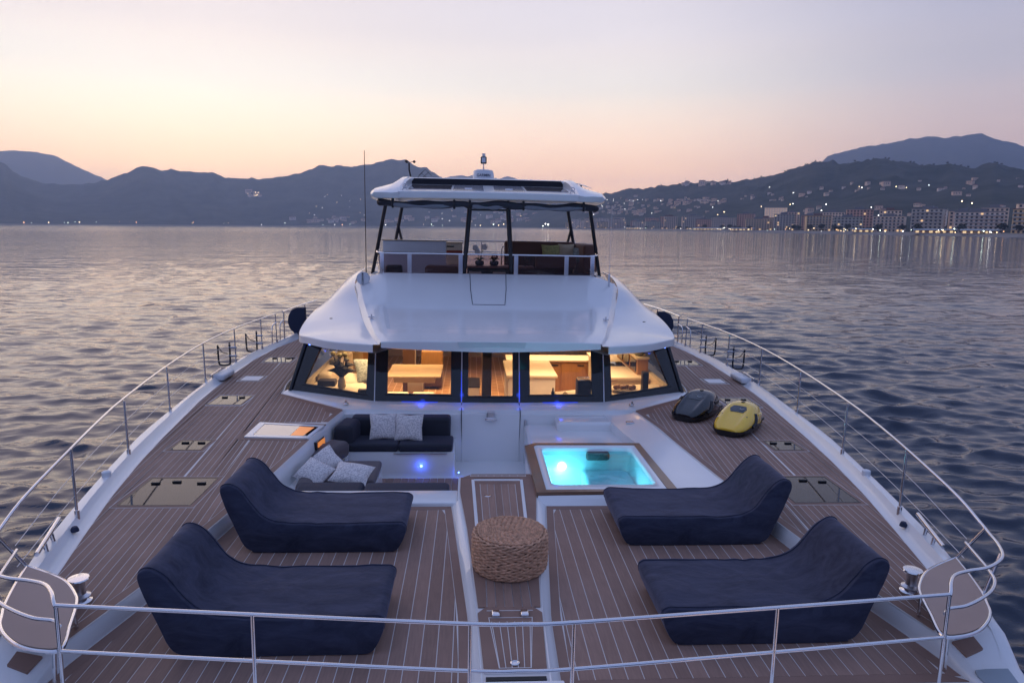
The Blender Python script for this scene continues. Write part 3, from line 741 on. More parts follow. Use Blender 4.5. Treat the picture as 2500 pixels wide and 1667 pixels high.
for k, y in enumerate(TOPY):
    xr, zr = rg[k].x, rg[k].z; row = []
    flat = 1.0-.10*max(0, (y-12.2))             # the raised front panel ends inside the ridge
    for i in range(-N_, N_+1):
        u = i/N_; x = u*xr; au = abs(u)
        e = au**4 if y < 12.2 else max(0, (au-.80)/.20)**1.3
        z = zc[k]*(1-e)+zr*e
        # shallow moulded recess
        fx = max(0, min(1, (1.62+.16*(y-10.9)-abs(x))/.05)); fy = max(0, min(1, (y-10.80)/.06))*max(0, min(1, (12.25-y)/.10))
        fx = fx*fx*(3-2*fx); fy = fy*fy*(3-2*fy)
        row.append((x, y-.05*(1-au*au) if y < 10.6 else y, z-.016*fx*fy))
    rows.append(row)
roof = MB().grid(rows).build('cabin_roof', 'gelcoat', yacht, angle=60)
# lip face under the centre section
b = MB(); fr_ = rows[0]; L2 = [(x*1.0, y-.012, z-.012) for x, y, z in fr_]; L3 = [(x, y-.016, .925+.02*(abs(x)/1.6)**2-.03*(1-abs(x)/1.6)) for x, y, z in fr_]; L4 = [(x, y+.06, .895+.03*(abs(x)/1.6)**2) for x, y, z in fr_]; L5 = [(x, 10.95, .96) for x, y, z in fr_]
b.grid([L5, L4, L3, L2, fr_]); b.build('roof_lip', 'gelcoat', roof, angle=30)
MB().add([(-.50,10.005,1.052),(.50,10.005,1.052),(.46,10.060,.905),(-.46,10.060,.905),(-.50,10.06,1.056),(.50,10.06,1.056),(.46,10.1,.905),(-.46,10.1,.905)], [(0,1,2,3),(4,7,6,5),(0,4,5,1),(3,2,6,7),(0,3,7,4),(1,5,6,2)]).build('lip_panel', 'gelcoat_matt', roof, smooth=False)
# step and wings
for s in (-1, 1):
    yy = [10.08+.08*i for i in range(42)]
    rg2 = resample(ridge, yy); st = []
    wing_in = [(p.x+.035+.05*min(1, (p.y-10.08)/1.6), p.y+.02, p.z-.045-.055*min(1, (p.y-10.08)/1.2)) for p in rg2]
    b = MB(); b.grid([[(s*p.x, p.y, p.z), (s*(p.x+.012), p.y, p.z-.008), (s*(q[0]-.012), q[1], q[2]+.012), (s*q[0], q[1], q[2])][::-s] for p, q in zip(rg2, wing_in)])
    b.build('roof_step', 'gelcoat', roof, angle=50)
    # wing: fan of stations from the inner edge to the outer edge
    outer = catmull([(1.72,10.11,.985),(2.35,10.46,.965),(2.85,10.98,.955),(3.07,11.36,.945),(3.135,12.0,1.045),(3.17,13.0,1.135),(3.14,14.0,1.20),(3.08,15.0,1.26),(3.0,16.5,1.33)], 10)
    inn_ = catmull([wing_in[0], wing_in[4], wing_in[9], wing_in[14], wing_in[20], wing_in[30], wing_in[41], (2.62,14.8,1.72), (2.65,16.5,1.74)], 10)
    rows = []
    for p, q in zip(inn_, outer):
        p = Vector(p); row = []
        for k in range(13):
            t = k/12; w_ = p*(1-t)+q*t
            blg = max(0, p.z-q.z)*t*(1-t)*1.05
            row.append((s*w_.x, w_.y, w_.z+blg))
        rows.append(row[::s])
    b = MB(); b.grid(rows); b.build('roof_wing', 'gelcoat', roof, angle=60)
    lo = [(s*(p.x+.0), p.y, p.z) for p in outer]
    b = MB(); LR = []
    for i, p in enumerate(outer):
        tg = (outer[min(i+1, len(outer)-1)]-outer[max(i-1, 0)]); nx_, ny_ = tg.y, -tg.x; l_ = math.hypot(nx_, ny_); nx_, ny_ = nx_/l_, ny_/l_
        dd = .115+.10*max(0, min(1, (p.y-12)/.8))
        pt = lambda o_, z_: (s*(p.x+nx_*o_), p.y+ny_*o_, p.z+z_)
        LR.append([pt(0, 0), pt(.010, -.012), pt(.014, -dd), pt(-.05, -dd-.02), (s*(p.x-.35), p.y+.45, .89)][::-s])
    b.grid(LR)
    b.build('wing_lip', 'gelcoat', roof, angle=35)
    MB().lathe((s*2.60, 11.55, 1.165), [(.028,0),(.022,.01),(.001,.012)], 10).build('roof_drain', 'black_plastic', roof)
    cl = MB().lathe((s*1.93, 11.45, 1.175), [(.05,0),(.045,.012),(.015,.02),(.001,.02)], 14); cl.tube([(s*1.93,11.45,1.18),(s*1.93,11.45,1.26)], .01, 8); cl.tube([(s*1.93-.05,11.45,1.215),(s*1.93+.05,11.45,1.215)], .011, 8)
    cl.build('roof_cleat', 'steel', roof)
    # coaming corner and fly side wall running aft
    b = MB(); b.grid([[(s*2.04, 13.34, 1.825), (s*2.09, 14.2, 1.86), (s*2.2, 15.5, 1.9), (s*2.25, 17.2, 1.9)], [(s*2.16,13.30,1.74),(s*2.24,14.2,1.80),(s*2.33,15.5,1.86),(s*2.36,17.2,1.86)], [(s*2.42,13.32,1.62),(s*2.50,14.2,1.62),(s*2.55,15.5,1.62),(s*2.6,17.2,1.62)]][::-s])
    b.build('fly_coaming', 'gelcoat', roof, angle=60)
# recess shut-lines of the steering hatch
hz = lambda y: lerp_tab([(p.y, p.z) for p in resample(midline, TOPY)], y)
hp = [(-.34,13.30),(-.325,12.75),(-.285,12.28),(.285,12.28),(.325,12.75),(.34,13.30)]
pts = []
for (x0, y0), (x1, y1) in zip(hp[:-1], hp[1:]):
    for k in range(8):
        t = k/8; y = y0+(y1-y0)*t; pts.append((x0+(x1-x0)*t, y, hz(y)+.002))
pts.append((.34,13.30,hz(13.30)+.002))
MB().tube(pts, .006, 6).build('roof_hatch_seam', 'seam_dark', roof)

# ---- satellite dome, whip aerials
sd = MB().lathe((-2.30,13.05,1.72), [(.115,.0),(.122,.02),(.122,.05),(.10,.065),(.001,.066)], 18, 'Y')
sd = sd.xf(Matrix.Translation((0,-.03,0)))
dome = sd.build('satellite_disc', 'radome', roof)
me = text_mesh('COBHAM', .050, bold=.003); me.materials.append(M['ink'])
o = place(me, 'lettering', dome); o.matrix_basis = Matrix.Translation((-2.302,13.012,1.72)) @ Matrix.Rotation(R(-90),4,'Y') @ Matrix.Rotation(R(90),4,'X')
MB().tube([(-2.30,13.06,1.50),(-2.30,13.06,1.64)], .02, 8).tube([(-2.33,13.06,1.53),(-2.27,13.06,1.53)], .025, 8).build('dome_stalk', 'steel', dome)
MB().tube([(-2.25,13.10,1.70),(-2.25,13.1,1.95),(-2.252,13.1,4.01)], [.012,.009,.006], 6).build('whip_aerial', 'black_tube', roof)
MB().tube([(2.28,13.10,1.62),(2.28,13.1,1.85)], .018, 8).tube([(2.28,13.1,1.85),(2.285,13.1,3.0)], [.005,.003], 6).build('whip_aerial', 'radome', roof)
MB().tube([(2.27,13.08,1.5),(2.28,13.1,1.62)], .028, 8).build('aerial_base', 'black_plastic', roof)

# ================================================================== flybridge
MB().box(-2.3, 2.3, 13.3, 18.0, 1.05, 1.15).build('fly_floor', 'gelcoat_matt', yacht, smooth=False)
MB().grid([[(-2.05,13.36,1.15),(-2.05,13.36,1.82)],[(2.05,13.36,1.15),(2.05,13.36,1.82)]]).build('fly_front_wall', 'gelcoat', yacht, smooth=False)
scr = MB().tube(catmull([(-2.22,14.4,2.30),(-2.12,13.75,2.23),(-2.0,13.30,2.185),(-1.2,13.25,2.185),(0,13.24,2.185),(1.2,13.25,2.185),(2.0,13.30,2.185),(2.12,13.75,2.22),(2.22,14.4,2.28)], 6), .016, 8).build('fly_rail', 'chrome', yacht)
for x in (-1.985, -1.47, -.515, .53, 1.49, 1.985):
    MB().bevel_box(x-.04, x+.04, 13.275, 13.295, 1.80, 2.18, .006, 2).build('screen_post', 'steel' if abs(x) < 1.9 else 'chrome', scr)
for x0, x1 in ((-1.98,-1.47),(-1.47,-.515),(-.515,.53),(.53,1.49),(1.49,1.98)):
    MB().poly([(x0,13.30,1.80),(x1,13.30,1.80),(x1,13.28,2.17),(x0,13.28,2.17)]).build('pane', 'fly_glass', scr, smooth=False)
for s in (-1, 1):
    MB().poly([(s*2.0,13.31,1.82),(s*2.13,13.85,1.83),(s*2.13,13.85,2.21),(s*2.0,13.31,2.17)]).build('pane', 'fly_glass', scr, smooth=False)
rr_ = MB().tube([(-2.2,17.0,2.35),(2.2,17.0,2.36)], .018, 8)
rr_.tube([(-2.2,17.0,2.10),(2.2,17.0,2.10)], .012, 8); rear = rr_.build('fly_rear_rail', 'steel', yacht)
for x in (-1.4, -.08, .9, 1.8): MB().tube([(x,17.0,1.15),(x,17.0,2.35)], .016, 8).build('rail_post', 'steel', rear)
mat('pale_glass', (.62,.61,.66), .12, coat=.6)
# hardtop ---------------------------------------------------------
ht = MB()
rows = []
for x in [-1.62,-1.2,-.6,0,.6,1.2,1.62]:
    c = .012*(1-(x/1.62)**2)
    rows.append([(x,13.2,3.15),(x,12.815,3.178+c),(x,12.80,3.20+c),(x,12.80,3.285+c),(x,12.815,3.297+c),(x,13.5,3.385+c),(x,14.28,3.495+c),(x,14.30,3.62+c),(x,14.36,3.635+c),(x,17.4,3.66),(x,17.42,3.45),(x,15,3.30),(x,13.4,3.20)])
ht.grid(rows); hard = ht.build('hardtop', 'gelcoat', yacht, smooth=False)
for s in (-1, 1):
    rows = []
    for y, zf, xo, zo in ((12.80,3.275,2.03,3.265),(12.82,3.285,2.05,3.275),(13.2,3.42,2.11,3.335),(13.6,3.55,2.14,3.375),(14.0,3.63,2.15,3.405),(14.5,3.655,2.15,3.43),(15.5,3.67,2.15,3.45),(17.4,3.67,2.1,3.45)):
        xf_ = lerp_tab([(12.8,1.63),(13.4,1.60),(14.2,1.54),(17.5,1.56)], y)
        zb = 3.16 if y < 13 else 3.14
        rows.append([(s*(xf_-.05), y+.02, zb+.1), (s*(xf_-.04), y, zf-.035 if y > 13 else 3.24), (s*xf_, y, zf), (s*(xf_+.10), y, zf-.012), (s*(xf_+.24), y, (zf*.45+zo*.55)), (s*xo, y, zo), (s*(xo+.06), y+.02, zo-.05), (s*(xo+.05), y+.05, zb+.04), (s*(xo-.02), y+.02, zb+.01), (s*(xf_-.05), y+.02, zb+.012)][::s])
    mb = MB(); mb.grid(rows); mb.poly(rows[0] if s < 0 else rows[0]); mb.build('hardtop_pod', 'gelcoat', hard, angle=22)
    sh = MB()
    for zz, rr2 in ((3.40,.035),(3.335,.04)):
        sh.tube([(s*1.52+rr2*math.cos(a*.5236), 12.98, zz+rr2*math.sin(a*.5236)) for a in range(12)], .008, 6, closed=True)
    sh.build('shackle', 'steel', hard)
MB().add([(-1.55,14.275,3.505),(1.55,14.275,3.505),(1.46,14.285,3.622),(-1.46,14.285,3.622),(-1.55,14.35,3.505),(1.55,14.35,3.505),(1.46,14.35,3.622),(-1.46,14.35,3.622)], [(0,1,2,3),(4,7,6,5),(0,3,7,4),(1,5,6,2),(0,4,5,1)]).build('sunroof_edge', 'solar', hard, smooth=False)
def slope_z(y): return lerp_tab([(12.815,3.309),(13.5,3.397),(14.28,3.507)], y)
def roof_panel(x0, x1, y0, y1, dz, m, name, xs=0.0):
    return MB().add([(x0-xs,y0,slope_z(y0)+dz),(x1+xs,y0,slope_z(y0)+dz),(x1,y1,slope_z(y1)+dz),(x0,y1,slope_z(y1)+dz),(x0-xs,y0,slope_z(y0)-.02),(x1+xs,y0,slope_z(y0)-.02),(x1,y1,slope_z(y1)-.02),(x0,y1,slope_z(y1)-.02)], [(0,1,2,3),(0,4,5,1),(1,5,6,2),(2,6,7,3),(3,7,4,0)]).build(name, m, hard, smooth=False)
for s in (-1, 1):
    w1 = roof_panel(*sorted((s*.70, s*1.48)), 13.25, 14.12, .006, 'skylight_glass', 'roof_window')
    p2 = roof_panel(*sorted((s*.10, s*.66)), 12.95, 14.2, .005, 'pale_glass', 'roof_window')
    MB().bevel_box(s*.38-.07, s*.38+.07, 13.42, 13.45, slope_z(13.43), slope_z(13.43)+.02, .006, 2).build('handle', 'chrome', hard)
# rolled screens under the front edge, straps
rc = catmull([(-1.98,13.2,3.10),(-1.9,12.98,3.085),(-1.2,12.93,3.075),(-.5,12.91,3.085),(0,12.91,3.095),(.5,12.91,3.085),(1.2,12.93,3.07),(1.9,12.98,3.08),(1.98,13.2,3.06)], 6)
roll = MB().tube([(p.x, p.y, p.z+.012*math.sin(p.x*9)) for p in rc], [.058+.010*math.sin(p.x*5) for p in rc], 12).build('rolled_screen', 'canvas', hard)
for x0, x1 in ((-1.75,-.62),(-.3,.28),(.62,1.75)):
    cc = catmull([(x0,12.89,3.06),((x0+x1)/2,12.865,3.035),(x1,12.89,3.06)], 8)
    MB().tube(cc, [.034+.012*math.sin(i*.7) for i in range(len(cc))], 8).build('vinyl_fold', 'clear_vinyl', roll)
for x in (-1.73,-.63,-.35,.34,.62,1.72): MB().bevel_box(x-.022, x+.022, 12.85, 12.97, 3.00, 3.17, .02, 2).build('strap', 'black_plastic', roll)
# posts
def post(a_, b_, r=.032): return MB().tube([a_, b_], r, 10).build('hardtop_post', 'black_tube', hard)
for s in (-1, 1):
    post((s*.345,13.02,3.12), (s*.455,13.36,1.78), .045)
    post((s*1.90,13.3,3.10), (s*2.26,14.0,1.75), .035)
    post((s*1.90,16.5,3.20), (s*2.16,16.5,1.9), .038)
    MB().tube([(s*2.02,16.5,2.73),(s*1.82,16.5,1.9)], .03, 8).build('post_brace', 'black_tube', hard)
    MB().tube([(s*.345,13.02,3.02),(s*.60,13.0,3.13)], .02, 8).build('post_brace', 'black_tube', hard)
MB().tube([(-.35,13.04,3.0),(.35,13.04,3.0)], .018, 8).build('post_brace', 'black_tube', hard)
# radar with lettering, lamp mast
ra = MB().lathe((-.08,14.95,3.655), [(.225,0),(.222,.05),(.212,.14),(.195,.19),(.14,.208),(.001,.214)], 36).build('radar', 'radome', hard, angle=50)
me = text_mesh('GARMIN', .080, bold=.004)
for v in me.vertices:                                            # wrap the lettering round the drum
    a_ = v.co.x/.222; v.co = Vector((math.sin(a_)*(.221+v.co.z), v.co.y, (1-math.cos(a_))*.221*-1+v.co.z+.0))
me.materials.append(M['ink'])
o = place(me, 'lettering', ra); o.matrix_basis = Matrix.Translation((-.08,14.728,3.735)) @ Matrix.Rotation(R(90),4,'X')
mast = MB().tube([(-.08,14.95,3.86),(-.08,14.95,3.99)], .013, 8).build('lamp_mast', 'steel', hard)
MB().bevel_box(-.142,-.018,14.90,15.0,3.985,4.125,.012,2).build('lamp_housing', 'black_plastic', mast)
MB().bevel_box(-.12,-.04,14.885,14.905,4.005,4.105,.02,3).build('lamp_lens', 'radome', mast)
MB().lathe((-.08,14.95,4.125), [(.035,0),(.035,.03),(.03,.035),(.03,.045),(.037,.05),(.037,.065),(.001,.067)], 14).build('anchor_light', 'radome', mast)
# wind sensor, aerial, solar panel
wv = MB().tube([(-1.52,14.2,3.64),(-1.55,14.2,3.78),(-1.55,14.2,3.90)], .016, 8)
for a_ in (0, 2.1, 4.2):
    c = (-1.55+.10*math.cos(a_), 14.2+.10*math.sin(a_), 3.93); wv.tube([(-1.55,14.2,3.91), c], .006, 6); wv.lathe(c, [(.001,-.03),(.025,-.02),(.028,0),(.02,.02),(.001,.025)], 8)
wv.build('wind_sensor', 'black_plastic', hard)
ae = MB()
for p, q in (((-1.42,14.4,3.62),(-1.25,14.4,3.80)),((-1.34,14.4,3.60),(-1.17,14.4,3.76)),((-1.38,14.4,3.68),(-1.25,14.4,3.80)),((-1.25,14.4,3.80),(-1.12,14.4,3.68)),((-1.33,14.4,3.73),(-1.20,14.4,3.62))): ae.tube([p, q], .004, 5)
ae.build('frame_aerial', 'black_plastic', hard)
sp = MB().add([(1.72,14.2,3.60),(2.08,14.2,3.50),(2.02,14.75,3.585),(1.68,14.75,3.665)]+[(1.72,14.2,3.588),(2.08,14.2,3.488),(2.02,14.75,3.573),(1.68,14.75,3.653)], [(0,1,2,3),(7,6,5,4),(0,4,5,1),(1,5,6,2),(2,6,7,3),(3,7,4,0)]).build('raised_hatch', 'gelcoat', hard, smooth=False)
MB().tube([(1.86,14.3,3.5),(1.88,14.3,3.56)], .02, 6).build('hatch_stay', 'black_plastic', sp)

# ================================================================== rails and deck gear
ST = [(3.80,6.13),(4.17,7.87),(4.49,9.75),(4.715,11.68),(4.76,13.35),(4.70,14.82),(4.63,15.68)]
ST2 = [(4.58,16.14),(4.45,17.6)]
for s in (-1, 1):
    top = [(3.63,4.89,.52),(3.70,5.3,.60),(3.825,6.13,.69),(4.0,6.95,.715),(4.185,7.87,.725),(4.50,9.75,.72),(4.725,11.68,.715),(4.785,13.4,.71),(4.73,14.9,.70),(4.66,15.75,.70)]
    # bow loop: side rail swings round the seat and back to the corner post
    loop = [(2.677,3.876,.49),(2.70,3.90,.51),(2.76,3.985,.525),(2.86,4.09,.52),(3.0,4.16,.51),(3.14,4.20,.505),(3.28,4.275,.50),(3.42,4.39,.50),(3.52,4.56,.50),(3.585,4.74,.505)]
    cv = catmull([(s*x, y, z) for x, y, z in loop+top], 6)
    rail = MB().tube(cv, .0125, 10).build('side_rail', 'chrome', yacht)
    for x, y in ST:
        MB().tube([(s*x,y,.07),(s*(x+.02),y+.02,.70)], .0125, 10).tube([(s*x,y,.055),(s*x,y,.14)], .021, 10).build('stanchion', 'chrome', rail)
    for zz, r_ in ((.27,.0028),(.47,.0028)):
        MB().tube(catmull([(s*3.56,4.92,zz*.8)]+[(s*(x+.012),y,zz) for x, y in ST], 4), r_, 5).build('guard_wire', 'steel', rail)
    # seat rim, mid loop, loop posts
    mid = catmull([(s*x, y, .36) for x, y in ((2.68,3.90),(2.75,3.96),(2.88,3.99),(3.05,4.077),(3.20,4.18),(3.32,4.31),(3.38,4.44),(3.42,4.55),(3.53,4.89))], 6)
    MB().tube(mid, .012, 10).build('seat_backrest_rail', 'chrome', rail)
    for a_, b_ in (((3.50,4.94,.20),(3.60,4.80,.515)),((3.345,4.42,.19),(3.43,4.42,.50)),((3.36,4.45,-.02),(3.36,4.45,.2))):
        MB().tube([(s*a_[0],a_[1],a_[2]),(s*b_[0],b_[1],b_[2])], .012, 10).build('rail_post', 'chrome', rail)
    rim2 = [(3.50,4.935),(3.27,4.815),(3.10,4.70),(2.95,4.535),(2.87,4.405),(2.77,4.145),(2.685,3.905),(2.80,3.89),(2.95,3.945),(3.09,4.05),(3.19,4.16),(3.25,4.27),(3.32,4.41),(3.42,4.68)]
    rimc = catmull([(s*x, y, .21) for x, y in rim2+[rim2[0]]], 5)[:-1]
    seat = MB().tube(rimc, .013, 8, closed=True).build('bow_seat', 'chrome', yacht)
    cen = Vector((sum(p.x for p in rimc)/len(rimc), sum(p.y for p in rimc)/len(rimc), .21))
    ringp = [(cen+(p-cen)*.965) for p in rimc]
    mb = MB(); mb.prism([(p.x, p.y) for p in ringp], .185, .222); mb.build('cushion', 'beige_fabric', seat, smooth=False)
    for p, q in (((2.80,4.0,-.10),(2.74,3.93,.2)),((2.92,4.47,0),(2.92,4.47,.2))): MB().tube([(s*p[0],p[1],p[2]),(s*q[0],q[1],q[2])], .012, 8).build('leg', 'chrome', seat)
    # winch
    wn = MB().lathe((s*3.07,4.80,-.002), [(.074,0),(.077,.018),(.055,.03),(.045,.045)], 24).build('winch', 'chrome', yacht)
    MB().lathe((s*3.07,4.80,.045), [(.066,0),(.07,.01),(.042,.025),(.038,.05),(.038,.105),(.046,.13)], 24).build('drum', 'steel', wn)
    MB().lathe((s*3.07,4.80,.175), [(.068,0),(.073,.007),(.068,.015),(.02,.02),(.001,.02)], 24).build('cap', 'chrome', wn)
    # cleat on the bulwark
    cl = MB().tube([(s*3.80,5.86,.175),(s*3.62,5.24,.155)], .020, 10).build('cleat', 'chrome', yacht)
    for t in (.38, .68):
        x, y = 3.80-.18*t, 5.86-.62*t; MB().tube([(s*x,y,.16),(s*(x-.02),y,.06)], .016, 8).build('foot', 'chrome', cl)
    MB().lathe((s*3.70,5.90,.045), [(.035,0),(.03,.022),(.022,.04),(.001,.042)], 12).build('bulwark_plug', 'fender_blue', yacht)
    MB().lathe((s*4.055,7.15,.08), [(.045,0),(.045,.05),(.03,.06),(.001,.06)], 14).build('filler_cap', 'gelcoat_matt', yacht)
    # opening in the bulwark with a mooring bar
    MB().bevel_box(*sorted((s*4.50,s*4.72)), 11.95, 12.5, .02, .12, .04, 3).build('fairlead', 'gelcoat_matt', yacht)
    MB().tube([(s*4.66,11.75,.15),(s*4.70,12.35,.15)], .015, 8).tube([(s*4.66,11.85,.06),(s*4.66,11.85,.15)], .014, 8).build('mooring_bar', 'chrome', yacht)
    # boarding gate hoops
    for y0, sg in ((15.68,-1),(16.14,-1)):
        x0 = lerp_tab([(14.8,4.70),(15.68,4.63),(16.14,4.58)], y0)
        MB().tube(catmull([(s*x0,y0,.52),(s*(x0+.03),y0+sg*.14,.48),(s*(x0+.04),y0+sg*.20,.38),(s*(x0+.04),y0+sg*.21,.05)], 5), .012, 8).build('gate_hoop', 'chrome', rail)
    r2 = MB().tube(catmull([(s*4.60,16.14,.70),(s*4.5,17.4,.72),(s*4.35,18.6,.72)], 5), .016, 8).build('aft_rail', 'chrome', yacht)
    for x, y in ST2: MB().tube([(s*x,y,.03),(s*x,y,.70)], .0145, 8).build('stanchion', 'chrome', r2)
    # fender baskets clamped to two stanchions
    for x, y in (ST[4], ST[5]):
        d_ = -1
        bk = MB().tube(catmull([(s*(x+.10),y-.03,.46),(s*(x+.10),y-.03,.10),(s*(x+.13),y-.03,.03),(s*(x+.26),y-.03,.02),(s*(x+.31),y-.03,.08),(s*(x+.32),y-.03,.40)], 5), .017, 8).build('fender_basket', 'black_tube', rail)
        for zz in (.20, .36): MB().bevel_box(*sorted((s*(x-.03), s*(x+.12))), y-.045, y-.005, zz-.018, zz+.018, .008, 2).build('clamp', 'steel', bk)
        MB().tube(catmull([(s*(x+.32),y-.03,.40),(s*(x+.24),y-.05,.28),(s*(x+.12),y-.05,.24)], 5), .008, 5).build('strap', 'black_plastic', bk)

# bow cross rail
bow = catmull([(-2.677,3.876,.505),(-1.52,3.75,.505),(-.3,3.62,.508),(0,3.61,.508),(.3,3.62,.508),(1.52,3.75,.505),(2.677,3.876,.505)], 8)
brail = MB().tube(bow, .0118, 10).build('bow_rail', 'chrome', yacht)
MB().tube([(p.x, p.y, p.z-.288) for p in bow], .011, 10).build('lower_bar', 'chrome', brail)
for x, y in ((-2.677,3.876),(-1.526,3.746),(-.293,3.617),(.293,3.617),(1.526,3.746),(2.677,3.876)):
    MB().tube([(x,y,-.35),(x,y,.505)], .0118, 10).build('stanchion', 'chrome', brail)

# horseshoe lifebuoys in dark covers at the aft rails
for s in (-1, 1):
    D = [(4.28,.02),(4.40,.0),(4.55,.06),(4.67,.18),(4.72,.34),(4.70,.50),(4.62,.64),(4.50,.70),(4.30,.70)]; D = [(s*x, z) for x, z in D]; n_ = len(D)
    lb = MB(); V = []
    for yy_, k_ in ((16.98,.86),(17.0,1.0),(17.10,1.0),(17.12,.86)): V += [(s*4.45+(x-s*4.45)*k_, yy_, .36+(z-.36)*k_) for x, z in D]
    F = [tuple(range(n_))[::1 if s < 0 else -1], tuple(range(3*n_, 4*n_))[::-1 if s < 0 else 1]]
    for r_ in range(3): F += [(r_*n_+i, (r_+1)*n_+i, (r_+1)*n_+(i+1) % n_, r_*n_+(i+1) % n_)[::1 if s < 0 else -1] for i in range(n_)]
    lb.add(V, F)
    lb.build('lifebuoy', 'fender_blue', None, label='dark blue horseshoe lifebuoy on the %s rail behind the cabin' % ('left' if s < 0 else 'right'), cat='lifebuoy')

# ================================================================== soft furniture on the foredeck
def lounger(s, x_foot, y0, label, seed):
    """s=-1: head to the left"""
    prof = catmull([(.10,.004,0),(.06,.03,0),(.015,.11,0),(-.01,.205,0),(.015,.243,0),(.10,.256,0),(.5,.250,0),(.85,.250,0),(1.06,.262,0),(1.18,.295,0),(1.27,.36,0),(1.35,.47,0),(1.42,.555,0),(1.49,.60,0),(1.55,.60,0),(1.585,.56,0),(1.565,.46,0),(1.49,.26,0),(1.39,.06,0),(1.31,.008,0),(1.25,.0,0),(.6,.0,0),(.16,.0,0)], 4)
    cx = sum(p.x for p in prof)/len(prof); W = .76
    stations = [(0,.935),(.004,.965),(.015,.988),(.035,.998)] + [(.035+(W-.07)*k/14, 1.0) for k in range(1,14)] + [(W-.035,.998),(W-.015,.988),(W-.004,.965),(W,.935)]
    rows = []
    for yv, sc in stations:
        row = []
        for p in prof:
            q = Vector((p.x, p.y)); c = Vector((min(1.42, max(.12, p.x)), .11 if p.x < 1.1 else lerp_tab([(1.1,.14),(1.5,.45)], p.x)))
            q = c+(q-c)*sc if sc < 1 else q
            t = yv/W; lean = -.03*(1-q.y/.25) if (t < .5 and q.y < .25) else 0
            X = x_foot+s*q.x; Y = y0+yv+lean*(1-t); Z = LD+max(.002, q.y)
            n1 = fbm((X*2.2+seed, Y*3.2, Z*3.2), 3)*.008 + fbm((X*7+seed, Y*11, Z*9), 2)*.0045
            fold = .006*math.sin(26*q.x+9*fbm((X*1.6, Y*2.0, seed), 2))*max(0, min(1, (q.x-.45)*3))*max(0, min(1, (1.15-q.x)*4)) if q.y > .15 else 0
            row.append((X, Y+n1*.5, Z+(n1+fold if q.y > .1 else 0)))
        rows.append(row)
    n = len(prof); mb = MB(); V = [p for r_ in rows for p in r_]; F = []
    for i in range(len(rows)-1):
        for k in range(n):
            q = (i*n+k, i*n+(k+1) % n, (i+1)*n+(k+1) % n, (i+1)*n+k); F.append(q if s < 0 else q[::-1])
    F += [tuple(range(n))[::-1 if s < 0 else 1], tuple(range((len(rows)-1)*n, len(rows)*n))[::1 if s < 0 else -1]]
    mb.add(V, F); o = mb.build('lounger', 'navy_fabric', None, angle=70, label=label, cat='lounger', group='navy beanbag loungers on the foredeck')
    for row, dy in ((rows[3], -.004), (rows[-4], .004)):          # stitched edge piping along the top outline
        pts = [Vector(p)+Vector((0, dy, .004)) for p in row[10:66]]
        MB().tube(pts, .0038, 6).build('piping', 'navy_fabric', o)
    return o
lounger(-1, -.872, 4.36, 'navy beanbag lounger nearest the bow rail, head to the left', 1.0)
lounger(-1, -.868, 5.86, 'navy beanbag lounger in front of the dark lounge seats, head to the left', 4.0)
lounger(1, 1.05, 4.41, 'navy beanbag lounger nearest the bow rail, head to the right', 7.0)
lounger(1, 1.06, 5.95, 'navy beanbag lounger beside the lit jacuzzi, head to the right', 12.0)

# woven pouf
def pouf(cx, cy, z0, rad, h):
    t = thing('pouf', 'round woven rattan pouf standing on the middle walkway', 'pouf', (cx, cy, z0))
    def strand(P, amp, per, seedv, r=.0105):
        out = MB(); return out
    side = MB(); rows_n = 21
    for k in range(rows_n):
        z = z0+.012+(h-.03)*k/(rows_n-1); pts = []; rr_ = []
        for i in range(132):
            a_ = 2*math.pi*i/132; w_ = math.sin(a_*22+(k % 2)*math.pi)
            ro = rad-.012+.0045*w_+.004*fbm((a_*4, k*.7, 1), 2)-.010*(abs(2*k/(rows_n-1)-1)**6)
            pts.append((cx+ro*math.cos(a_), cy+ro*math.sin(a_), z+.004*math.sin(a_*22+k*1.7)+.004*fbm((a_*3, k*2.1, 5), 2))); rr_.append(.0088+.0022*w_)
        side.tube(pts, rr_, 6, closed=True)
    side.build('side_weave', 'wicker', t)
    top = MB(); nr = 17
    for k in range(nr):
        r0 = (rad-.03)*(k+.6)/nr; cnt = max(14, int(2*math.pi*r0/.022)); cnt += cnt % 2; pts = []; rr_ = []
        for i in range(cnt*2):
            a_ = 2*math.pi*i/(cnt*2); w_ = math.sin(a_*cnt/2+(k % 2)*math.pi)
            pts.append((cx+r0*math.cos(a_), cy+r0*math.sin(a_), z0+h-.012+.004*w_+.008*fbm((a_, k*.5, 2), 2)-(.012 if k == nr-1 else 0))); rr_.append(.0092+.002*w_)
        top.tube(pts, rr_, 6, closed=True)
    top.build('top_weave', 'wicker', t)
    MB().lathe((cx, cy, z0), [(rad-.035,0.002),(rad-.03,h-.03),(rad-.05,h-.022),(.001,h-.02)], 40).build('core', mat('wicker_core', (.09,.055,.035), .9), t)
pouf(.035, 5.45, -.0745, .318, .315)

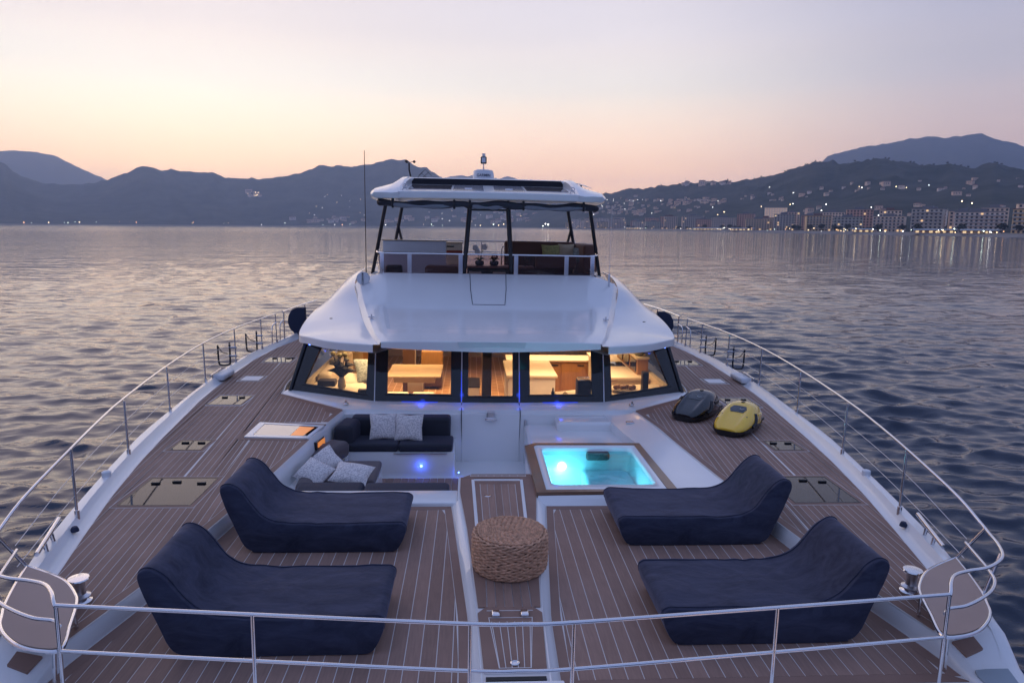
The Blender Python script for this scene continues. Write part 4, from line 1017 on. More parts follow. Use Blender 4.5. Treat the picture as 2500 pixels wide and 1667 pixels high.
def cushion(name, x0, x1, y0, y1, z0, z1, m, label, cat='cushion', r=.05, rotz=0, puff=.012, tilt=0, group=None, parent=None):
    v, f = rounded_box((0,0,0), (x1-x0, y1-y0, z1-z0), r, 4)
    mb = MB(); mb.add(v, f)
    hx, hy, hz = (x1-x0)/2, (y1-y0)/2, (z1-z0)/2
    mb.v = [(x+puff*.4*fbm((x*3+x0*7, y*3, z*4), 2), y+puff*.4*fbm((x*3, y*3+y0*7, z*4+9), 2), z) for x, y, z in mb.v]
    mb.xf(Matrix.Translation(((x0+x1)/2, (y0+y1)/2, (z0+z1)/2)) @ Matrix.Rotation(rotz, 4, 'Z') @ Matrix.Rotation(tilt, 4, 'X'))
    return mb.build(name, m, parent, angle=60, label=label, cat=cat, group=group)

def pillow(c, w, h, th, rot, m, label, cat='pillow', seed=0, group=None):
    n = 18; top = []; bot = []
    for i in range(n+1):
        for j in range(n+1):
            u, v = -1+2*i/n, -1+2*j/n
            e = (max(0, 1-u*u)*max(0, 1-v*v))**.42
            pin = 1-.10*(1-abs(u*v))*(max(abs(u), abs(v))**4)
            x, y = u*w/2*pin, v*h/2*pin
            k = 1+.18*fbm((u*1.7+seed, v*1.7, seed), 2)
            top.append(Vector((x, y, th/2*e*k))); bot.append(Vector((x, y, -th/2*e*k)))
    mb = MB(); g = n+1
    mb.add(top, [(i*g+j, (i+1)*g+j, (i+1)*g+j+1, i*g+j+1) for i in range(n) for j in range(n)])
    mb.add(bot, [(i*g+j, i*g+j+1, (i+1)*g+j+1, (i+1)*g+j) for i in range(n) for j in range(n)])
    mb.xf(Matrix.Translation(c) @ rot); return mb.build('pillow', m, None, angle=80, label=label, cat=cat, group=group)
def rot(rx=0, ry=0, rz=0): return Matrix.Rotation(R(rz), 4, 'Z') @ Matrix.Rotation(R(ry), 4, 'Y') @ Matrix.Rotation(R(rx), 4, 'X')

# aft sofa in the lounge well
G_ = 'dark cushions of the lounge seats'
cushion('seat_cushion', -2.05, -1.305, 9.40, 9.86, -.405, -.29, 'charcoal_fabric', 'charcoal seat cushion, left half of the sofa by the door', r=.035, group=G_)
cushion('seat_cushion', -1.295, -.545, 9.40, 9.86, -.405, -.295, 'charcoal_fabric', 'charcoal seat cushion, right half of the sofa by the door', r=.035, group=G_)
cushion('back_cushion', -2.02, -.59, 9.84, 10.09, -.36, -.035, 'charcoal_fabric', 'long charcoal backrest behind the two upright speckled pillows', r=.05, group=G_)
cushion('corner_bolster', -2.17, -1.90, 9.45, 9.95, -.36, -.05, 'charcoal_fabric', 'charcoal corner bolster at the left end of the sofa', r=.07, rotz=R(-8), group=G_)
pillow((-1.53,9.70,-.125), .40, .37, .13, rot(72,0,3), 'fur', 'speckled pillow upright on the sofa, the left of the two', seed=1)
pillow((-1.17,9.66,-.125), .40, .38, .13, rot(70,0,-4), 'fur', 'speckled pillow upright on the sofa, the right of the two', seed=5)
# left and front seats
cushion('seat_cushion', -2.12, -1.45, 8.10, 8.86, -.435, -.33, 'taupe_fabric', 'taupe seat cushion of the chaise end beside the sofa', r=.04, group=G_)
cushion('side_back_cushion', -2.33, -2.13, 7.62, 9.20, -.43, -.19, 'taupe_fabric', 'taupe leaning side backrest along the left lounge wall', r=.08, rotz=R(4), group=G_)
cushion('end_bolster', -2.28, -1.97, 8.86, 9.28, -.40, -.17, 'taupe_fabric', 'taupe wedge bolster at the aft end of the chaise', r=.08, rotz=R(-20), group=G_)
cushion('front_back_cushion', -2.20, -1.475, 7.22, 7.58, -.42, -.135, 'charcoal_fabric', 'dark front backrest cushion under the three lying pillows', r=.05, group=G_)
cushion('front_back_cushion', -1.465, -.53, 7.22, 7.56, -.42, -.135, 'charcoal_fabric', 'long dark front backrest cushion next to the walkway', r=.05, group=G_)
pillow((-2.09,8.42,-.20), .38, .34, .14, rot(38,22,-50), 'fur', 'speckled pillow leaning on the left lounge wall, rearmost of three', seed=9)
pillow((-2.12,7.95,-.17), .38, .33, .15, rot(30,14,-28), 'fur', 'speckled pillow at the left corner, nearest the lounger back', seed=13)
pillow((-1.68,7.92,-.175), .46, .33, .14, rot(24,4,-14), 'fur', 'speckled pillow lying flat on the front seat, rightmost of three', seed=17)

# ================================================================== sea scooters
def scooter(c, ang, m_shell, label):
    t = thing('sea_scooter', label, 'sea scooter', (c[0], c[1], 0.0))
    MT = Matrix.Translation((c[0], c[1], .0)) @ Matrix.Rotation(ang, 4, 'Z') @ Matrix.Scale(.92, 4)
    Ls = 1.06
    # u along the length (nose 0 .. tail 1): half width, lower edge, crown height
    tab_w = [(0,.13),(.05,.20),(.14,.25),(.35,.275),(.6,.265),(.8,.235),(.93,.18),(1,.11)]
    tab_t = [(0,.115),(.06,.16),(.2,.245),(.4,.335),(.55,.385),(.68,.39),(.8,.36),(.92,.28),(1,.19)]
    def section(u, kind):
        w_ = lerp_tab(tab_w, u); h_ = lerp_tab(tab_t, u); row = []
        nn = 26
        for k in range(nn+1):
            a_ = math.pi*k/nn; cx_, sz_ = math.cos(a_), math.sin(a_)
            x = w_*math.copysign(abs(cx_)**.75, cx_); zb = .075+.05*max(0, math.sin((u-.05)*math.pi*1.6))*(abs(cx_)**3 if u < .65 else abs(cx_)**2)
            z = zb+(h_-zb)*abs(sz_)**.55
            # flattened deck panel forward, shoulders beside it
            if u < .62 and abs(x) < w_*.55: z -= .034*(1-(abs(x)/(w_*.55))**6)*math.sin(math.pi*u/.62)
            row.append((x, (u-.5)*Ls, z))
        return row
    us = [0,.015,.04,.08,.12,.18,.24,.3,.36,.42,.48,.54,.6,.66,.72,.78,.84,.89,.94,.975,1]
    sh = MB().grid([section(u, 0) for u in us]); sh.poly(section(0, 0)[::-1]); sh.poly(section(1, 0))
    sh.xf(MT); sh.build('shell', m_shell, t, angle=50)
    lo = MB(); rows = []
    for u in us:
        w_ = lerp_tab(tab_w, u)+.010; up = .09+.045*max(0, math.sin((u-.05)*math.pi*1.6)); yy = (u-.5)*(Ls+.03)
        rows.append([(-w_*.98, yy, up), (-w_, yy, .06), (-w_*.86, yy, .02), (-w_*.5, yy, .004), (w_*.5, yy, .004), (w_*.86, yy, .02), (w_, yy, .06), (w_*.98, yy, up)][::-1])
    lo.grid(rows); lo.poly(rows[0][::-1]); lo.poly(rows[-1]); lo.xf(MT); lo.build('keel', 'black_plastic', t, angle=40)
    def top(u, x): 
        row = section(u, 0); best = min(row, key=lambda p: abs(p[0]-x)); return best[2]
    dp = MB(); rows = []
    for u in (.36,.39,.43,.47,.50): 
        wd = .125-.03*abs(u-.43)/.07; rows.append([(x*wd, (u-.5)*Ls, top(u, x*wd)+.005) for x in (-1,-.5,0,.5,1)])
    dp.grid(rows); dp.xf(MT); dsp = dp.build('display', 'screen', t)
    MB().tube([(.05+.03*math.cos(k*.5236), (.43-.5)*Ls+.03*math.sin(k*.5236), top(.43,.05)+.011) for k in range(12)], .0028, 5, closed=True).xf(MT).build('emblem_ring', 'radome', dsp)
    MB().lathe((0,(.62-.5)*Ls,top(.62,0)-.008), [(.032,0),(.032,.012),(.02,.008),(.001,.008)], 16).xf(MT).build('air_plug', 'black_plastic', t)
    for s in (-1, 1):
        MB().tube([(s*.245,(.46-.5)*Ls,.27),(s*.27,(.41-.5)*Ls,.20),(s*.275,(.37-.5)*Ls,.145),(s*.268,(.28-.5)*Ls,.115)], [.028,.036,.034,.028], 8).xf(MT).build('grip', 'black_plastic', t)
        MB().bevel_box(s*.17-.03, s*.17+.03, (.30-.5)*Ls-.035, (.30-.5)*Ls+.035, .215, .262, .02, 3).xf(MT).build('side_vent', 'black_plastic', t)
        MB().bevel_box(s*.255-.014, s*.255+.014, (.62-.5)*Ls-.08, (.62-.5)*Ls+.08, .20, .26, .012, 2).xf(MT).build('intake', m_shell if m_shell != 'black_gloss' else 'black_plastic', t)
        MB().bevel_box(s*.2-.03, s*.2+.03, (.84-.5)*Ls-.13, (.84-.5)*Ls+.13, .07, .125, .02, 3).xf(MT).build('tail_panel', 'black_plastic', t)
scooter((3.42,9.22), R(-40), 'yellow_paint', 'yellow underwater scooter with black keel on the right side deck')
scooter((3.06,9.93), R(-42), 'black_gloss', 'glossy black underwater scooter behind the yellow one')

# ================================================================== flybridge furniture
hc = thing('bar_unit', 'white bar unit with recessed front panel on the upper deck', 'cabinet', (-1.47,14.6,1.15))
MB().box(-2.12,-.84,14.55,15.1,1.15,2.385).build('body', 'gelcoat', hc, smooth=False)
MB().box(-2.10,-.86,14.535,14.56,2.16,2.37).build('lid_front', 'gelcoat', hc, smooth=False)
MB().box(-2.06,-.90,14.54,14.56,1.70,2.13).build('front_panel', 'gelcoat_matt', hc, smooth=False)
MB().box(-2.15,-.82,14.53,15.12,2.386,2.40).build('worktop', 'black_plastic', hc, smooth=False)
gc = thing('grill_cabinet', 'cream drawer cabinet with red band beside the white bar', 'cabinet', (-.72,15.8,1.15))
MB().box(-.90,-.52,15.6,16.0,1.15,2.32).build('body', 'cream_panel', gc, smooth=False)
MB().box(-.905,-.515,15.585,15.60,2.10,2.17).build('band', 'red_trim', gc, smooth=False)
MB().box(-.86,-.70,15.58,15.60,2.24,2.27).build('handle', 'black_plastic', gc, smooth=False)
MB().box(-.92,-.50,15.58,16.02,2.325,2.35).build('worktop', 'cream_wood', gc, smooth=False)
sf = thing('fly_sofa', 'dark brown corner sofa under the hardtop on the upper deck', 'sofa', (1.3,15.6,1.15))
MB().bevel_box(.42,1.98,15.72,15.95,1.5,2.395,.05,3).build('backrest', 'brown_fabric', sf)
MB().bevel_box(2.0,2.30,14.5,15.95,1.5,2.37,.06,3).build('side_backrest', 'brown_fabric', sf)
MB().bevel_box(.42,2.0,15.1,15.75,1.15,1.68,.04,3).build('seat', 'brown_fabric', sf)
MB().bevel_box(1.55,2.05,14.4,15.1,1.15,1.68,.04,3).build('seat', 'brown_fabric', sf)
MB().tube(catmull([(.36,15.85,1.6),(.36,15.85,2.20),(.40,15.85,2.27)],4), .015, 8).build('arm_rail', 'steel', sf)
fs = thing('forward_bench', 'dark upholstered bench back facing forward behind the upper windscreen', 'bench', (1.4,14.1,1.15))
MB().bevel_box(.98,1.80,14.1,14.25,1.88,2.16,.04,3).build('backrest', 'brown_fabric', fs)
MB().bevel_box(.98,2.02,13.55,14.1,1.15,1.80,.03,3).build('seat', 'taupe_fabric', fs)
MB().bevel_box(.99,2.02,13.5,13.62,1.78,1.83,.02,2).build('seat_pad', 'charcoal_fabric', fs)
ob = thing('helm_bench', 'low dark brown bench behind the upper windscreen, left of the table', 'bench', (-.9,14.0,1.15))
MB().bevel_box(-1.22,-.56,13.75,14.2,1.5,1.93,.07,3).build('seat', 'brown_fabric', ob)
MB().box(-1.20,-.58,13.8,14.15,1.15,1.52).build('base', 'black_plastic', ob, smooth=False)
ob = thing('helm_chair', 'small dark chair at the left end of the upper windscreen', 'chair', (-1.8,13.8,1.15))
MB().bevel_box(-1.97,-1.66,13.7,13.95,1.5,1.93,.04,3).build('seat', 'black_plastic', ob)
MB().box(-1.93,-1.70,13.75,13.9,1.15,1.52).build('base', 'black_plastic', ob, smooth=False)
tb = thing('fly_table', 'dark wooden table with two flower pots on the upper deck', 'table', (0,14.6,1.15))
MB().bevel_box(-.77,.79,14.35,14.95,1.865,1.905,.012,2).build('table_top', 'table_wood', tb)
MB().bevel_box(-.40,.48,14.45,14.8,1.60,1.86,.02,2).build('apron', 'black_plastic', tb)
for x in (-.3, .38): MB().box(x-.05,x+.05,14.55,14.7,1.15,1.62).build('leg', 'black_plastic', tb, smooth=False)
for x in (-.24, .25): MB().bevel_box(x-.13,x+.13,14.05,14.2,1.74,1.80,.02,2).build('drawer', 'cream_panel', tb)
def plant(name, label, c, petals):
    t = thing(name, label, 'potted plant', c)
    MB().lathe(c, [(.06,0),(.085,.02),(.095,.06),(.085,.095),(.075,.10),(.001,.09)], 20).build('pot', 'pot', t)
    st = MB(); fl = MB(); lf = MB()
    if petals:
        for (dx, dz) in ((-.09,.36),(.10,.38),(-.05,.28)):
            st.tube(catmull([(c[0],c[1],c[2]+.08),(c[0]+dx*.3,c[1],c[2]+dz*.6),(c[0]+dx,c[1],c[2]+dz)],4), .007, 5)
            for k in range(5):
                a_ = k*1.2566; q = Vector((c[0]+dx+.035*math.cos(a_), c[1]-.02, c[2]+dz+.035*math.sin(a_)))
                v, f = rounded_box(q, (.055,.02,.06), .02, 2); fl.add(v, f)
        fl.build('flower', 'white_petal', t)
    else:
        for k in range(14):
            a_ = k*2.4; r_ = .03+.04*(k % 3)/2; h_ = .12+.10*random.random()
            st.tube([(c[0],c[1],c[2]+.08),(c[0]+r_*math.cos(a_),c[1]+r_*math.sin(a_),c[2]+h_)], .004, 4)
            v, f = rounded_box((c[0]+r_*math.cos(a_),c[1]+r_*math.sin(a_),c[2]+h_), (.04,.03,.03), .012, 2); lf.add(v, f)
        lf.build('leaf', 'red_trim', t)
    st.build('stem', 'green_leaf', t)
    lf2 = MB()
    for k in range(6):
        a_ = k*1.05; p = [Vector(c)+Vector((0,0,.09)), Vector(c)+Vector((.06*math.cos(a_),.06*math.sin(a_),.15)), Vector(c)+Vector((.12*math.cos(a_),.12*math.sin(a_),.13))]
        lf2.tube(p, [.006,.016,.002], 5)
    lf2.build('leaf', 'green_leaf', t)
plant('orchid', 'white orchid in a dark pot on the upper deck table', (-.145,14.6,1.905), True)
plant('small_plant', 'small red-leaved plant in a dark pot beside the orchid', (.155,14.6,1.905), False)
for i, (x, dy) in enumerate(((.80,.0),(.88,.10))):
    g = MB().lathe((x,14.55+dy,1.905), [(.03,0),(.004,.008),(.004,.09),(.03,.12),(.036,.17),(.028,.21)], 12)
    g.build('wine_glass', 'cabin_glass', None, label='wine glass on the upper deck table, the %s one' % ('left' if i == 0 else 'right'), cat='wine glass')
MB().bevel_box(.76,.98,14.4,14.85,1.86,1.903,.01,2).build('tray', 'table_wood', None, label='small wooden tray carrying the wine glasses upstairs', cat='tray')
pillow((1.44,15.55,2.17), .42, .34, .14, rot(70,0,4), 'green_pillow', 'green patterned pillow on the brown upper deck sofa', seed=21)
pillow((1.78,15.58,2.19), .36, .34, .14, rot(72,0,-3), 'beige_pillow', 'beige pillow in the corner of the brown upper deck sofa', seed=23)
pillow((2.02,15.15,2.12), .36, .36, .15, rot(66,0,-35), 'blue_pillow', 'blue-grey patterned pillow at the right end of the upper deck sofa', seed=27)

# ================================================================== saloon behind the windscreen
def floor_mat():
    m = mat('saloon_floor', (.45,.25,.12), .45)
    nt = m.node_tree; N = nt.nodes; L = nt.links
    tc = N.new('ShaderNodeTexCoord'); bt = N.new('ShaderNodeTexBrick'); mp = N.new('ShaderNodeMapping')
    mp.inputs['Rotation'].default_value = (0,0,R(90)); L.new(tc.outputs['Object'], mp.inputs[0]); L.new(mp.outputs[0], bt.inputs['Vector'])
    bt.inputs['Scale'].default_value = 1.6; bt.inputs['Mortar Size'].default_value = .012
    bt.inputs['Color1'].default_value = (.50,.27,.12,1); bt.inputs['Color2'].default_value = (.42,.22,.10,1); bt.inputs['Mortar'].default_value = (.8,.6,.4,1)
    L.new(bt.outputs[0], N['Principled BSDF'].inputs['Base Color'])
floor_mat()
MB().box(-3.1, 3.1, 10.6, 19.6, -1.0, -.95).build('saloon_floor', 'saloon_floor', yacht, smooth=False)
MB().box(-2.55, 2.55, 11.3, 19.6, .985, 1.02).build('saloon_ceiling', 'cream_panel', yacht, smooth=False)
MB().box(-3.1, 3.1, 19.6, 19.7, -1.0, 1.02).build('saloon_bulkhead', 'cream_panel', yacht, smooth=False)
for s in (-1, 1): MB().box(*sorted((s*3.02, s*3.10)), 11.5, 19.6, -1.0, .06).build('saloon_lining', 'cream_panel', yacht, smooth=False)
MB().prism([(-3.0,11.22),(-1.77,10.60),(1.77,10.60),(3.0,11.22),(3.0,11.30),(1.77,10.68),(-1.77,10.68),(-3.0,11.30)], -1.0, .04).build('saloon_front_lining', 'cream_panel', yacht, smooth=False)
for x in (-2.1, -.9, .3, 1.4, 2.3):
    for y in (12.2, 13.8, 15.6):
        MB().lathe((x, y, .975), [(.05,.009),(.05,0),(.001,0)], 14).build('ceiling_light', 'warm_lamp', yacht)
for y in (12.4, 15.2):
    for x in (-1.5, 1.5): lamp('ceiling_light_glow', 'AREA', (x, y, .965), 60, (1.0,.66,.34), (2.2,1.8))
MB().prism([(-3.0,11.30),(-1.80,10.70),(-1.80,11.3),(-2.2,12.1),(-3.0,12.1)], -.95, -.02).build('dash_shelf', 'cream_panel', yacht, smooth=False)
MB().prism([(3.0,11.30),(1.80,10.70),(1.10,10.70),(1.10,11.35),(2.3,11.9),(3.0,12.0)], -.95, .0).build('galley_front_counter', 'cream_panel', yacht, smooth=False)
# things inside
t = thing('saloon_table', 'pale wooden table glowing in the lit cabin', 'table', (-1.4,13.8,-.95))
MB().bevel_box(-1.93,-.88,13.25,14.4,-.19,-.15,.015,2).build('table_top', 'cream_wood', t)
MB().box(-1.80,-1.0,13.4,14.2,-.32,-.19).build('apron', 'cream_wood', t, smooth=False)
MB().box(-1.55,-1.25,13.6,14.0,-.95,-.32).build('pedestal', 'steel', t, smooth=False)
for i, x in enumerate((-1.63,-1.16)):
    t = thing('dining_stool', 'cream stool in front of the cabin table, the %s one' % ('left' if i == 0 else 'right'), 'stool', (x,12.6,-.95), 'cream stools at the cabin table')
    MB().bevel_box(x-.21,x+.21,12.5,12.6,-.6,-.30,.045,3).build('backrest', 'cream_leather', t)
    MB().bevel_box(x-.21,x+.21,12.6,13.0,-.6,-.5,.04,3).build('seat', 'cream_leather', t)
    MB().box(x-.04,x+.04,12.75,12.85,-.95,-.6).build('leg', 'steel', t, smooth=False)
t = thing('cabin_settee', 'cream settee along the left cabin wall', 'sofa', (-2.6,13.3,-.95))
MB().bevel_box(-3.0,-2.05,12.15,14.5,-.95,-.45,.05,3).build('seat', 'cream_leather', t)
MB().bevel_box(-3.0,-2.75,12.15,14.5,-.45,.12,.07,3).build('backrest', 'cream_leather', t)
pillow((-2.10,12.25,.16), .50, .46, .16, rot(62,0,28), 'blue_pillow', 'large grey patterned pillow inside the left cabin window', seed=31)
pillow((-2.30,12.15,-.02), .55, .36, .14, rot(40,10,20), 'cream_leather', 'crumpled cream throw pillow inside the left cabin window', seed=35)
t = thing('cabin_cabinet', 'orange wood cabinet behind the settee', 'cabinet', (-2.6,15.0,-.95))
MB().box(-3.0,-2.15,14.7,15.2,-.95,.25).build('body', 'orange_wood', t, smooth=False)
MB().box(-2.98,-2.58,14.68,14.7,-.9,.2).build('door', 'cream_wood', t, smooth=False)
t = thing('cabin_plant', 'dark leafy plant with pale round blooms in the left cabin window', 'potted plant', (-2.46,11.6,-.02))
MB().lathe((-2.46,11.6,-.02), [(.05,0),(.07,.05),(.06,.14),(.035,.18),(.04,.2),(.001,.2)], 16).build('vase', 'stone', t)
lf = MB(); bl = MB()
for k in range(11):
    a_ = k*2.399; r_ = .14+.10*random.random(); h_ = .22+.28*random.random()
    c0 = Vector((-2.46,11.6,.16)); c1 = c0+Vector((r_*.5*math.cos(a_), r_*.4*math.sin(a_), h_*.6)); c2 = c0+Vector((r_*1.2*math.cos(a_), r_*.6*math.sin(a_), h_*.55))
    lf.tube([c0, c1, c2], [.008,.055,.004], 5)
for (dx, dz) in ((-.13,.55),(-.02,.52),(.06,.54),(-.06,.44),(.09,.46),(-.15,.42)):
    lf.tube([(-2.46,11.6,.2),(-2.46+dx,11.6,dz)], .007, 5); bl.lathe((-2.46+dx,11.6,dz+.02), [(.001,-.045),(.035,-.03),(.048,0),(.035,.03),(.001,.045)], 10)
lf.build('leaf', 'dark_leaf', t); bl.build('bloom', 'pale_bloom', t)
MB().bevel_box(-2.9,-2.6,11.75,11.95,-.02,.08,.02,2).build('small_box', 'pot', None, label='small dark box on the dashboard left of the plant', cat='box')
MB().bevel_box(-2.10,-1.86,11.0,11.1,-.02,.10,.01,2).build('instrument_panel', 'black_gloss', None, label='black instrument panel low in the left cabin window', cat='instrument panel')
t = thing('galley_island', 'white galley island with a pale worktop in the cabin', 'counter', (.85,13.6,-.95))
MB().bevel_box(.36,1.33,12.85,14.35,-.10,-.04,.015,2).build('worktop', 'cream_leather', t)
MB().box(.40,1.29,12.88,14.3,-.95,-.10).build('body', 'gelcoat_matt', t, smooth=False)
t = thing('galley_units', 'orange wood galley cupboards at the back of the cabin', 'cabinet', (1.8,15.3,-.95))
MB().box(.5,3.0,15.2,15.8,-.95,-.22).build('body', 'orange_wood', t, smooth=False)
for k in range(4): MB().box(.55+.58*k,1.09+.58*k,15.18,15.2,-.92,-.27).build('door', 'orange_wood', t, smooth=False)
for k in range(3): MB().box(.9+.58*k,1.05+.58*k,15.165,15.18,-.32,-.29).build('handle', 'black_plastic', t, smooth=False)
MB().box(.48,3.02,15.16,15.82,-.22,-.19).build('worktop', 'cream_panel', t, smooth=False)
t = thing('galley_counter', 'long cream counter with a hob along the right cabin wall', 'counter', (2.7,13.6,-.95))
MB().box(2.25,3.0,12.5,15.15,-.04,.0).build('worktop', 'cream_leather', t, smooth=False)
MB().box(2.3,3.0,12.55,15.15,-.95,-.04).build('body', 'cream_panel', t, smooth=False)
MB().box(2.45,2.78,13.6,14.0,.0,.012).build('hob', 'black_gloss', t, smooth=False)
for q in ((2.53,13.7),(2.69,13.88)): MB().tube([(q[0]+.05*math.cos(k*.5236), q[1]+.05*math.sin(k*.5236), .02) for k in range(12)], .008, 5, closed=True).build('burner', 'black_plastic', t)
t = thing('wall_cupboard', 'wooden cupboard with glass fronts against the right cabin wall', 'cabinet', (2.9,13.4,.0))
MB().box(2.82,3.02,12.75,14.6,.0,.30).build('body', 'orange_wood', t, smooth=False)
MB().box(2.78,3.03,12.72,14.62,.30,.34).build('top', 'cream_panel', t, smooth=False)
for k in range(3): MB().box(2.805,2.82,12.85+.6*k,13.3+.6*k,.05,.26).build('pane', 'black_gloss', t, smooth=False)
MB().lathe((2.88,12.9,.34), [(.06,0),(.10,.05),(.11,.10),(.08,.16),(.06,.17),(.001,.16)], 18).build('patterned_vase', 'blue_pillow', None, label='round zigzag patterned vase on the cupboard at the right', cat='vase')
t = thing('coffee_machine', 'tall dark box machine on the galley counter by the window', 'appliance', (1.52,11.05,.0))
MB().bevel_box(1.42,1.64,10.95,11.2,.0,.27,.012,2).build('body', 'navy_fabric', t); MB().bevel_box(1.43,1.63,10.96,11.19,.27,.30,.01,2).build('lid', 'chrome', t)
MB().bevel_box(2.58,2.68,11.35,11.5,.0,.34,.012,2).build('speaker', 'black_plastic', None, label='narrow black speaker standing in the right cabin window', cat='speaker')
MB().lathe((1.02,10.95,.0), [(.03,0),(.03,.09),(.012,.12),(.012,.16),(.001,.16)], 12).build('bottle', 'black_gloss', None, label='small dark bottle behind the window right of the door', cat='bottle')
MB().lathe((1.22,10.95,.0), [(.07,0),(.075,.01),(.05,.02),(.05,.05),(.02,.09),(.001,.1)], 16).build('glass_dish', 'cabin_glass', None, label='covered glass dish between the bottle and the box machine', cat='dish')
fb = thing('fruit_bowl', 'wide bowl of brown fruit in the right cabin window', 'bowl', (2.28,11.42,.0))
MB().lathe((2.28,11.42,.0), [(.08,0),(.16,.02),(.24,.055),(.235,.06),(.15,.03),(.001,.02)], 24).build('bowl', 'cream_leather', fb)
for k in range(7):
    v, f = rounded_box((2.14+.05*k, 11.42+.04*math.sin(k*2.1), .075), (.09,.08,.08), .039, 4); MB().add(v, f).build('fruit', 'fruit', fb)
t = thing('fridge_column', 'tall dark fridge column seen through the door window', 'fridge', (-.02,12.6,-.95))
MB().box(-.10,.07,12.4,12.9,-.95,.98).build('body', 'brown_fabric', t, smooth=False)
MB().box(-.095,.065,12.39,12.4,-.9,.9).build('door', 'black_gloss', t, smooth=False)
t = thing('dark_column', 'dark brown post behind the cabin table', 'post', (-1.6,15.1,-.95))
MB().box(-1.78,-1.52,15.0,15.3,-.95,.98).build('body', 'brown_fabric', t, smooth=False)
t = thing('cabin_armchair', 'brown armchair behind the cabin table', 'armchair', (-1.2,15.8,-.95))
MB().bevel_box(-1.45,-.95,15.9,16.1,-.9,-.12,.06,3).build('backrest', 'orange_wood', t); MB().bevel_box(-1.45,-.95,15.5,15.9,-.9,-.5,.05,3).build('seat', 'brown_fabric', t)
t = thing('low_cabinet', 'low white cabinet behind the door window', 'cabinet', (-.25,14.9,-.95))
MB().box(-.48,-.12,14.3,15.2,-.95,-.62).build('body', 'gelcoat_matt', t, smooth=False); MB().box(-.49,-.11,14.29,15.21,-.62,-.60).build('top', 'black_plastic', t, smooth=False)

# ================================================================== the sea
def sea_mat():
    m = mat('sea_water', (.010,.020,.044), .03, spec=.62)
    nt = m.node_tree; N = nt.nodes; L = nt.links; b = N['Principled BSDF']; b.inputs['IOR'].default_value = 1.38
    tc = N.new('ShaderNodeTexCoord'); prev = None
    for sc_, det, strength, dist, stx, sty, kind in ((.045,3,.12,2.6,.6,.9,'FBM'),(.15,3,.16,.9,.55,1.2,'FBM'),(.42,3,.28,.40,.45,1.25,'FBM'),(1.5,4,.42,.075,.55,1.35,'RIDGED_MULTIFRACTAL'),(5.0,3,.30,.020,.7,1.3,'FBM')):
        n = N.new('ShaderNodeTexNoise'); n.noise_type = kind; n.normalize = True if kind == 'FBM' else False
        n.inputs['Scale'].default_value = sc_; n.inputs['Detail'].default_value = det; n.inputs['Roughness'].default_value = .6; n.inputs['Distortion'].default_value = .5
        mp = N.new('ShaderNodeMapping'); mp.inputs['Scale'].default_value = (stx, sty, 1); mp.inputs['Rotation'].default_value = (0, 0, R(8)); L.new(tc.outputs['Object'], mp.inputs[0]); L.new(mp.outputs[0], n.inputs['Vector'])
        bp = N.new('ShaderNodeBump'); bp.inputs['Strength'].default_value = strength; bp.inputs['Distance'].default_value = dist; L.new(n.outputs[0], bp.inputs['Height'])
        if prev: L.new(prev.outputs[0], bp.inputs['Normal'])
        prev = bp
    L.new(prev.outputs[0], b.inputs['Normal'])
    ln = N.new('ShaderNodeVectorMath'); ln.operation = 'LENGTH'; L.new(tc.outputs['Object'], ln.inputs[0])   # wavelets too small to mesh far out become gloss
    mr = N.new('ShaderNodeMapRange'); mr.interpolation_type = 'SMOOTHSTEP'; mr.inputs['From Min'].default_value = 20; mr.inputs['From Max'].default_value = 900
    mr.inputs['To Min'].default_value = .04; mr.inputs['To Max'].default_value = .13; L.new(ln.outputs['Value'], mr.inputs['Value']); L.new(mr.outputs[0], b.inputs['Roughness'])
sea_mat()
